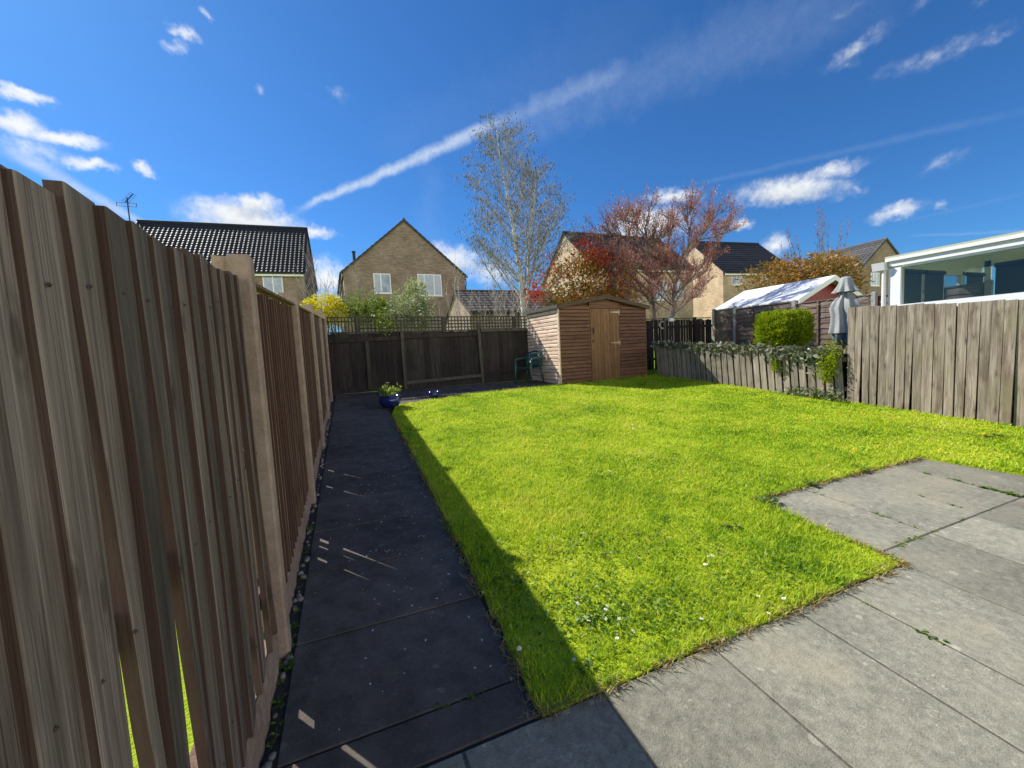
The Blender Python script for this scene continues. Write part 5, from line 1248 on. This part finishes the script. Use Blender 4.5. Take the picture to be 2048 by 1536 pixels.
# clipped conifer
def topiary():
    c = Vector((9.22, 6.22, 1.70)); gz = G(c.x, c.y)
    t = thing('clipped_conifer', 'bright green conifer clipped to a rounded block behind the picket fence', 'topiary', (c.x, c.y, gz))
    mb = MB(); mb.tube([(0, 0, 0), (.02, .01, .45), (0, 0, c.z - gz)], [.06, .05, .03], 8); mb.build('trunk', MT['bark'], t)
    n = 19000; e = .5
    d = rng.normal(size=(n, 3)); d /= np.linalg.norm(d, axis=1, keepdims=True)
    q = (np.hypot(d[:, :1], d[:, 1:2]) ** 5 + np.abs(d[:, 2:]) ** 5) ** (-1 / 5)
    S_ = d * q; R3 = np.array([.50, .55, .385])
    lump = 1 + .05 * np.sin(S_[:, :1] * 7 + 1) * np.sin(S_[:, 1:2] * 8) + .035 * np.sin(S_[:, 2:3] * 13 + S_[:, 1:2] * 5)
    P = S_ * R3 * lump * rng.uniform(.84, 1.0, (n, 1)) + np.array([0, 0, c.z - gz]); D = S_ * .6 + np.array([0, 0, .75])
    leaves('foliage', P, .062, MT['conifer'], t, D, .34, .55)
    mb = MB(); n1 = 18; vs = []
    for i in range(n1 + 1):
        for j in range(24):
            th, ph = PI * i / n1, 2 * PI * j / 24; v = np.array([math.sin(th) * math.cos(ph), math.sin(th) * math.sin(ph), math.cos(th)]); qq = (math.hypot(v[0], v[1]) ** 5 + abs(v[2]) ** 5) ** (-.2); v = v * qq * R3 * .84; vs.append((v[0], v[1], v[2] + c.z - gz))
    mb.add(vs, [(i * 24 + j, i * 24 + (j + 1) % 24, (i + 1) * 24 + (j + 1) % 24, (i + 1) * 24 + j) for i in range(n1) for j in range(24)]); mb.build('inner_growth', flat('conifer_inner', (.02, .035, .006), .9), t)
MT['conifer'] = foliage('conifer_spray', [(0, (.08, .15, .008)), (.4, (.24, .33, .01)), (.75, (.40, .46, .015)), (1, (.5, .54, .03))], .4, pos=4)
topiary()
def conifer_tuft(label, c, parts):
    gz = G(c[0] + .12, c[1]); t = thing('conifer_tuft', label, 'plant', (c[0] + .12, c[1], gz), 0, 'conifer sprays poking through the picket fence')
    mb = MB(); mb.tube([(0, 0, 0), (-.02, 0, .5), (-.12, 0, c[2] - gz)], [.02, .016, .01], 6); mb.build('stem', MT['bark'], t)
    P = []
    for dx, dy, dz, s, k_ in parts: P.append(np.array([c[0] + dx, c[1] + dy, c[2] + dz]) - np.array(t.location) + rng.normal(size=(k_, 3)) * np.array([s * .7, s, s * 1.15]))
    P = np.concatenate(P); leaves('foliage', P, .055, MT['conifer'], t, np.tile([-.5, 0, .45], (len(P), 1)), .34, .7)
conifer_tuft('larger bright green conifer spray pushing through the pickets beside the tall fence', (8.34, 4.76, .95), [(0, 0, 0, .085, 420), (0, -.04, .15, .07, 260), (0, .06, -.12, .075, 260), (.0, .02, -.24, .05, 140), (.05, -.03, .30, .08, 220)])
conifer_tuft('small green conifer spray poking through the pickets below the clipped conifer', (8.36, 5.79, .95), [(0, 0, 0, .045, 160), (0, 0, -.09, .035, 90), (0, 0, .08, .03, 60)])

# ivy along the picket fence
def ivy():
    t = thing('ivy', 'grey-green variegated ivy trailing along the top of the picket fence', 'ivy', (8.42, 7.0, G(8.42, 7.0)))
    P = []; R_ = random.Random(6); mb = MB(); pts = []
    y = 9.45
    while y > 4.6:
        k_ = 12 if (y < 5.95 and y > 4.75) else (8 if y > 6.9 else (5 if y > 6.2 else 4))
        low = .17 if (y < 5.95 and y > 4.75) else .07
        for _ in range(k_): P.append((8.40 + R_.gauss(-.025, .03) - 8.42, y + R_.uniform(-.06, .06) - 7.0, G(8.42, y) + .99 - low * abs(R_.gauss(0, 1)) * 1.0 + R_.uniform(-.02, .04) - t.location.z))
        pts.append((-.01 + R_.uniform(-.02, .02), y - 7.0, G(8.42, y) + .985 + R_.uniform(-.02, .02) - t.location.z)); y -= .055
    mb.tube(pts, .008, 5); mb.build('stem', MT['bark'], t)
    P = np.array(P); leaves('foliage', P, .085, foliage('ivy_leaf', [(0, (.05, .07, .035)), (.4, (.13, .16, .09)), (.75, (.28, .30, .2)), (1, (.5, .5, .38))], .25, .35, spec=.6), t, np.tile([-.6, 0, -.1], (len(P), 1)), .8, .9)
ivy()
def base_plant():
    t = thing('border_plant', 'low variegated leafy plant growing at the foot of the picket fence', 'plant', (8.27, 5.05, G(8.27, 5.05)))
    P = []; mb = MB(); R_ = random.Random(3)
    for i in range(46):
        y = R_.uniform(-.55, .52); x = R_.uniform(-.12, .08); h = R_.uniform(.08, .27) * (1 - .4 * abs(y))
        mb.tube([(x * .6, y * .85, 0), (x, y, h)], .004, 4)
        for _ in range(13): P.append((x + R_.gauss(0, .03), y + R_.gauss(0, .035), h * R_.uniform(.35, 1.05)))
    mb.build('stems', MT['bark'], t)
    P = np.array(P); leaves('foliage', P, .05, foliage('variegated_leaf', [(0, (.04, .08, .02)), (.5, (.12, .18, .06)), (.8, (.34, .38, .2)), (1, (.55, .55, .38))], .3), t, np.tile([-.3, 0, .6], (len(P), 1)), .6, .9)
base_plant()

# glazed pots
def pots():
    x, y = .69, 7.93; t = thing('glazed_pot', 'large round dark blue glazed bowl planted with pale green leaves', 'pot', (x, y, G(x, y) + .03))
    mb = MB(); mb.lathe([(0, 0), (.11, 0), (.125, .012), (.175, .06), (.205, .12), (.205, .165), (.185, .195), (.185, .205), (.21, .215), (.212, .23), (.20, .236), (.18, .228), (.172, .2), (.0, .19)], 40); mb.build('bowl', MT['blue_glaze'], t, smooth=True)
    mb = MB(); mb.lathe([(.175, .20), (.1, .21), (0, .212)], 20); mb.build('compost', MT['soil'], t)
    P = []; R_ = random.Random(8); mb = MB()
    for i in range(34):
        a, r = R_.uniform(0, 6.28), R_.uniform(0, .16); h = R_.uniform(.26, .40); q = 1.25
        mb.tube([(r * math.cos(a), r * math.sin(a), .2), (r * q * math.cos(a), r * q * math.sin(a), h)], .003, 4)
        for _ in range(6): P.append((r * q * math.cos(a) + R_.gauss(0, .018), r * q * math.sin(a) + R_.gauss(0, .018), h * R_.uniform(.72, 1.05)))
    mb.tube([(-.04, 0, .2), (-.045, 0, .40), (-.03, 0, .46)], .003, 4)
    mb.build('stems', m_gr, t)
    P = np.array(P); leaves('foliage', P, .06, foliage('pot_leaf', [(0, (.14, .24, .03)), (.5, (.26, .36, .06)), (1, (.42, .48, .15))], .5), t, np.tile([0, 0, .5], (len(P), 1)), .55, .9)
    mb = MB()
    for i in range(5): a = i * 1.257; mb.add([(-.03, 0, .46), (-.03 + .03 * math.cos(a - .4), .03 * math.sin(a - .4), .475), (-.03 + .04 * math.cos(a), .04 * math.sin(a), .47), (-.03 + .03 * math.cos(a + .4), .03 * math.sin(a + .4), .475)], [(0, 1, 2, 3)])
    mb.build('flower', flat('cream_petal', (.75, .68, .45), .6), t)
    x, y = 1.66, 8.62; t = thing('glazed_pot', 'small empty dark blue glazed pot at the far edge of the lawn', 'pot', (x, y, G(x, y) + .028))
    mb = MB(); mb.lathe([(0, 0), (.075, 0), (.085, .01), (.112, .05), (.118, .085), (.108, .105), (.125, .118), (.125, .13), (.112, .132), (.1, .11), (.095, .05), (0, .04)], 32); mb.build('bowl', MT['blue_glaze'], t, smooth=True)
    mb = MB(); mb.lathe([(.096, .055), (0, .06)], 16); mb.build('compost', MT['soil'], t)
pots()

# daisies and dandelions in the grass
def flower_head(name, n, r, mats, stem, cup):
    mb = MB()
    for ring in range(cup[0]):
        for i in range(n):
            a = 2 * PI * (i + .5 * ring) / n; rr = r * (1 - .22 * ring); w = .9 * PI / n; z = stem + cup[1] * ring
            mb.add([(0, 0, z), (rr * .7 * math.cos(a - w), rr * .7 * math.sin(a - w), z + .002), (rr * math.cos(a), rr * math.sin(a), z + .001), (rr * .7 * math.cos(a + w), rr * .7 * math.sin(a + w), z + .002)], [(0, 1, 2, 3)])
    mb.lathe([(.0035 * (r / .011), stem + .001), (.003 * (r / .011), stem + .004 + cup[1] * cup[0]), (0, stem + .005 + cup[1] * cup[0])], 8, mi=1)
    mb.tube([(0, 0, .02), (.004, 0, stem)], .0012, 4, mi=2); return mb
pet = flat('daisy_petal', (.80, .80, .77), .6, .02); yel = flat('flower_yellow', (.75, .52, .02), .6, .1, 200); stm = flat('flower_stem', (.1, .17, .03), .6)
R_ = random.Random(21)
mb = flower_head('daisy', 12, .0115, None, .058, (1, 0)); base = mb.build('daisy', [pet, yel, stm])
DP = [(1046, 1104, 0), (1068, 1163, 0), (1205, 1205, 0), (1212, 1216, 0), (1236, 1228, 0), (1253, 1258, 0), (1238, 1273, 0), (1155, 1302, 0), (1175, 1240, 0), (1405, 1232, 0), (1421, 1108, 0), (1418, 1125, 0), (1275, 1110, 0), (1243, 1112, 0), (1522, 1190, 0), (1536, 1218, 0), (1573, 1192, 0), (1422, 1108, 0), (1659, 927, 0), (1488, 966, 0), (1903, 876, 0), (1036, 1285, 0), (1065, 1140, 0), (1148, 1204, 0), (1420, 1130, 0), (1215, 945, 0), (1262, 850, 0), (1278, 853, 0), (1268, 858, 0), (1780, 905, 0)]
def groundpt(u, v, h=.08):
    q = sight(u, v); nx, ny = -.0082, .0705
    tt = (h - EYE.z) / (q.z - nx * q.x - ny * q.y); return EYE + q * tt
for i, (u, v, _) in enumerate(DP):
    o = base if i == 0 else base.copy()
    if i: COL.objects.link(o)
    p = groundpt(u, v); s = R_.uniform(.8, 1.15) * (1 if p.y < 3 else 1.4)
    o.location = (p.x, p.y, G(p.x, p.y) + .012); o.rotation_euler = (R_.uniform(-.3, .3) + .25, R_.uniform(-.4, .2), R_.uniform(0, 6)); o.scale = (s, s, s)
    tag(o, 'tiny white daisy flowering in the short lawn grass', 'flower', 'daisies scattered over the lawn')
mb = flower_head('dandelion', 16, .018, None, .055, (3, .003)); base = mb.build('dandelion', [yel, yel, stm])
for i, (u, v) in enumerate([(1713, 897), (1886, 899), (1972, 866), (2000, 862), (1995, 875), (1975, 868)]):
    o = base if i == 0 else base.copy()
    if i: COL.objects.link(o)
    p = groundpt(u, v); o.location = (p.x, p.y, G(p.x, p.y) + .015); o.rotation_euler = (.3, -.3, R_.uniform(0, 6)); o.scale = (1.3, 1.3, 1.1)
    tag(o, 'yellow dandelion flower open in the grass between the patio and the tall fence', 'flower', 'dandelions near the patio corner')

# rosettes of broad leaved weeds in the lawn and along slab joints
def rosette(n, L, R_):
    P = []; mb = MB()
    for i in range(n):
        a = R_.uniform(0, 6.28); l = L * .55 * R_.uniform(.6, 1.1); w = l * .2; up = R_.uniform(.15, .6)
        c, s = math.cos(a), math.sin(a); px_, py_ = -s * w, c * w
        mb.add([(0, 0, 0), (c * l * .55 + px_, s * l * .55 + py_, l * up * .8), (c * l, s * l, l * up * .7), (c * l * .55 - px_, s * l * .55 - py_, l * up * .8)], [(0, 1, 2, 3)])
    return mb
m_wd = foliage('weed_leaf', [(0, (.06, .13, .015)), (.6, (.13, .22, .025)), (1, (.24, .32, .05))], .4)
for i, (u, v, n, L, lab) in enumerate([(1466, 1052, 40, .075, 'dark leafy weed clump in the lawn near the inner patio corner'), (1205, 1105, 22, .06, 'dark weed rosette in the front middle of the lawn'), (1060, 1160, 30, .06, 'dark weed clump at the edge of the fence shadow'), (1528, 998, 60, .10, 'dark sprawling weeds at the left corner of the raised patio block'), (1610, 965, 50, .09, 'weeds sprouting along the far edge of the patio'), (1180, 1240, 34, .06, 'weed clump among the daisies'), (1720, 935, 46, .09, 'weeds overhanging the patio edge near the tall fence'), (1985, 870, 40, .11, 'dandelion leaf clump at the foot of the tall fence'), (1520, 1215, 26, .06, 'weed rosette beside the long patio edge'), (1150, 1320, 26, .06, 'weed rosette near the sunlit patio edge')]):
    p = groundpt(u, v, .05); mb = MB(); R2 = random.Random(i)
    for q in range(3 if n > 30 else 2):
        r_ = rosette(n // 2, L, R2); ox, oy = R2.uniform(-.09, .09), R2.uniform(-.05, .05); r_.v = [(a + ox, b + oy, c + .01) for a, b, c in r_.v]; mb.add(r_.v, r_.f)
    o = mb.build('weed', m_wd); o.location = (p.x, p.y, G(p.x, p.y) + .02); tag(o, lab, 'weed', 'weeds in the lawn')
# weeds and moss growing in joints
mb = MB(); R2 = random.Random(77)
def joint(a, b, n, L):
    for _ in range(n):
        u = R2.random(); x, y = a[0] + (b[0] - a[0]) * u + R2.uniform(-.008, .008), a[1] + (b[1] - a[1]) * u + R2.uniform(-.008, .008)
        r_ = rosette(R2.randint(4, 8), L * 1.9 * R2.uniform(.5, 1.2), R2); mb.add([(p + x, q + y, z + G(x, y) + .010) for p, q, z in r_.v], r_.f)
joint((3.7, 1.5), (3.72, 2.25), 14, .028); joint((4.41, 1.46), (4.42, 1.9), 6, .03); joint((5.13, 1.5), (5.13, 2.1), 18, .045); joint((3.2, 1.452), (4.6, 1.452), 26, .028); joint((2.45, .9), (2.45, 1.25), 8, .025); joint((5.13, 1.35), (5.13, 1.62), 14, .05); joint((.15, 1.51), (.45, 1.51), 10, .022); joint((-.3, 2.11), (.5, 2.11), 6, .012); joint((-.36, 1.5), (-.36, 3.4), 22, .035); joint((-.36, 1.95), (-.36, 2.25), 12, .05)
tag(mb.build('moss', m_wd), 'small weeds and moss growing in the joints of the slabs', 'weeds', kind='stuff')
# fallen petals scattered on the path
mb = MB()
for _ in range(230):
    u = R2.gauss(0, 1); y = 1.5 + abs(R2.gauss(2.4, 1.6)); x = R2.uniform(-.3, .6) if R2.random() < .3 else min(.6, R2.gauss(.33, .2))
    if x < -.32 or y > 8.5 or y < 1.35: continue
    r = R2.uniform(.004, .0105); a = R2.uniform(0, 6.28); c, s = math.cos(a) * r, math.sin(a) * r; z = G(x, y) + .018
    mb.add([(x + c, y + s, z + .001), (x - s * .5, y + c * .5, z + .003), (x - c, y - s, z + .0015), (x + s * .5, y - c * .5, z + .002)], [(0, 1, 2, 3)])
tag(mb.build('petals', flat('fallen_petal', (.72, .68, .62), .7, .1)), 'pale fallen petals scattered over the dark path', 'petals', kind='stuff')

# things hung on the black fence next door
o = at(1325, 650, 10.62); t = thing('wreath', 'round grey twig wreath hung on the black slatted fence', 'wreath', (o.x, 10.64, o.z))
mb = MB(); R2 = random.Random(5)
for q in range(5):
    pts = [((.115 + R2.uniform(-.02, .02)) * math.cos(a), R2.uniform(-.03, .0), (.115 + R2.uniform(-.02, .02)) * math.sin(a)) for a in [2 * PI * i / 22 for i in range(23)]]; mb.tube(pts, .018, 5)
mb.build('twig_ring', MT['birch_twig'], t)
o = at(1341, 640, 10.60); t = thing('flood_light', 'small white box lamp fixed near the top of the black fence', 'lamp', (o.x, 10.60, o.z))
mb = MB(); mb.bx(-.09, .09, -.06, .02, -.05, .06); mb.build('housing', MT['white_matt'], t, bevel=.01); mb = MB(); mb.bx(-.02, .02, .02, .10, -.02, .02); mb.build('bracket', MT['iron'], t)
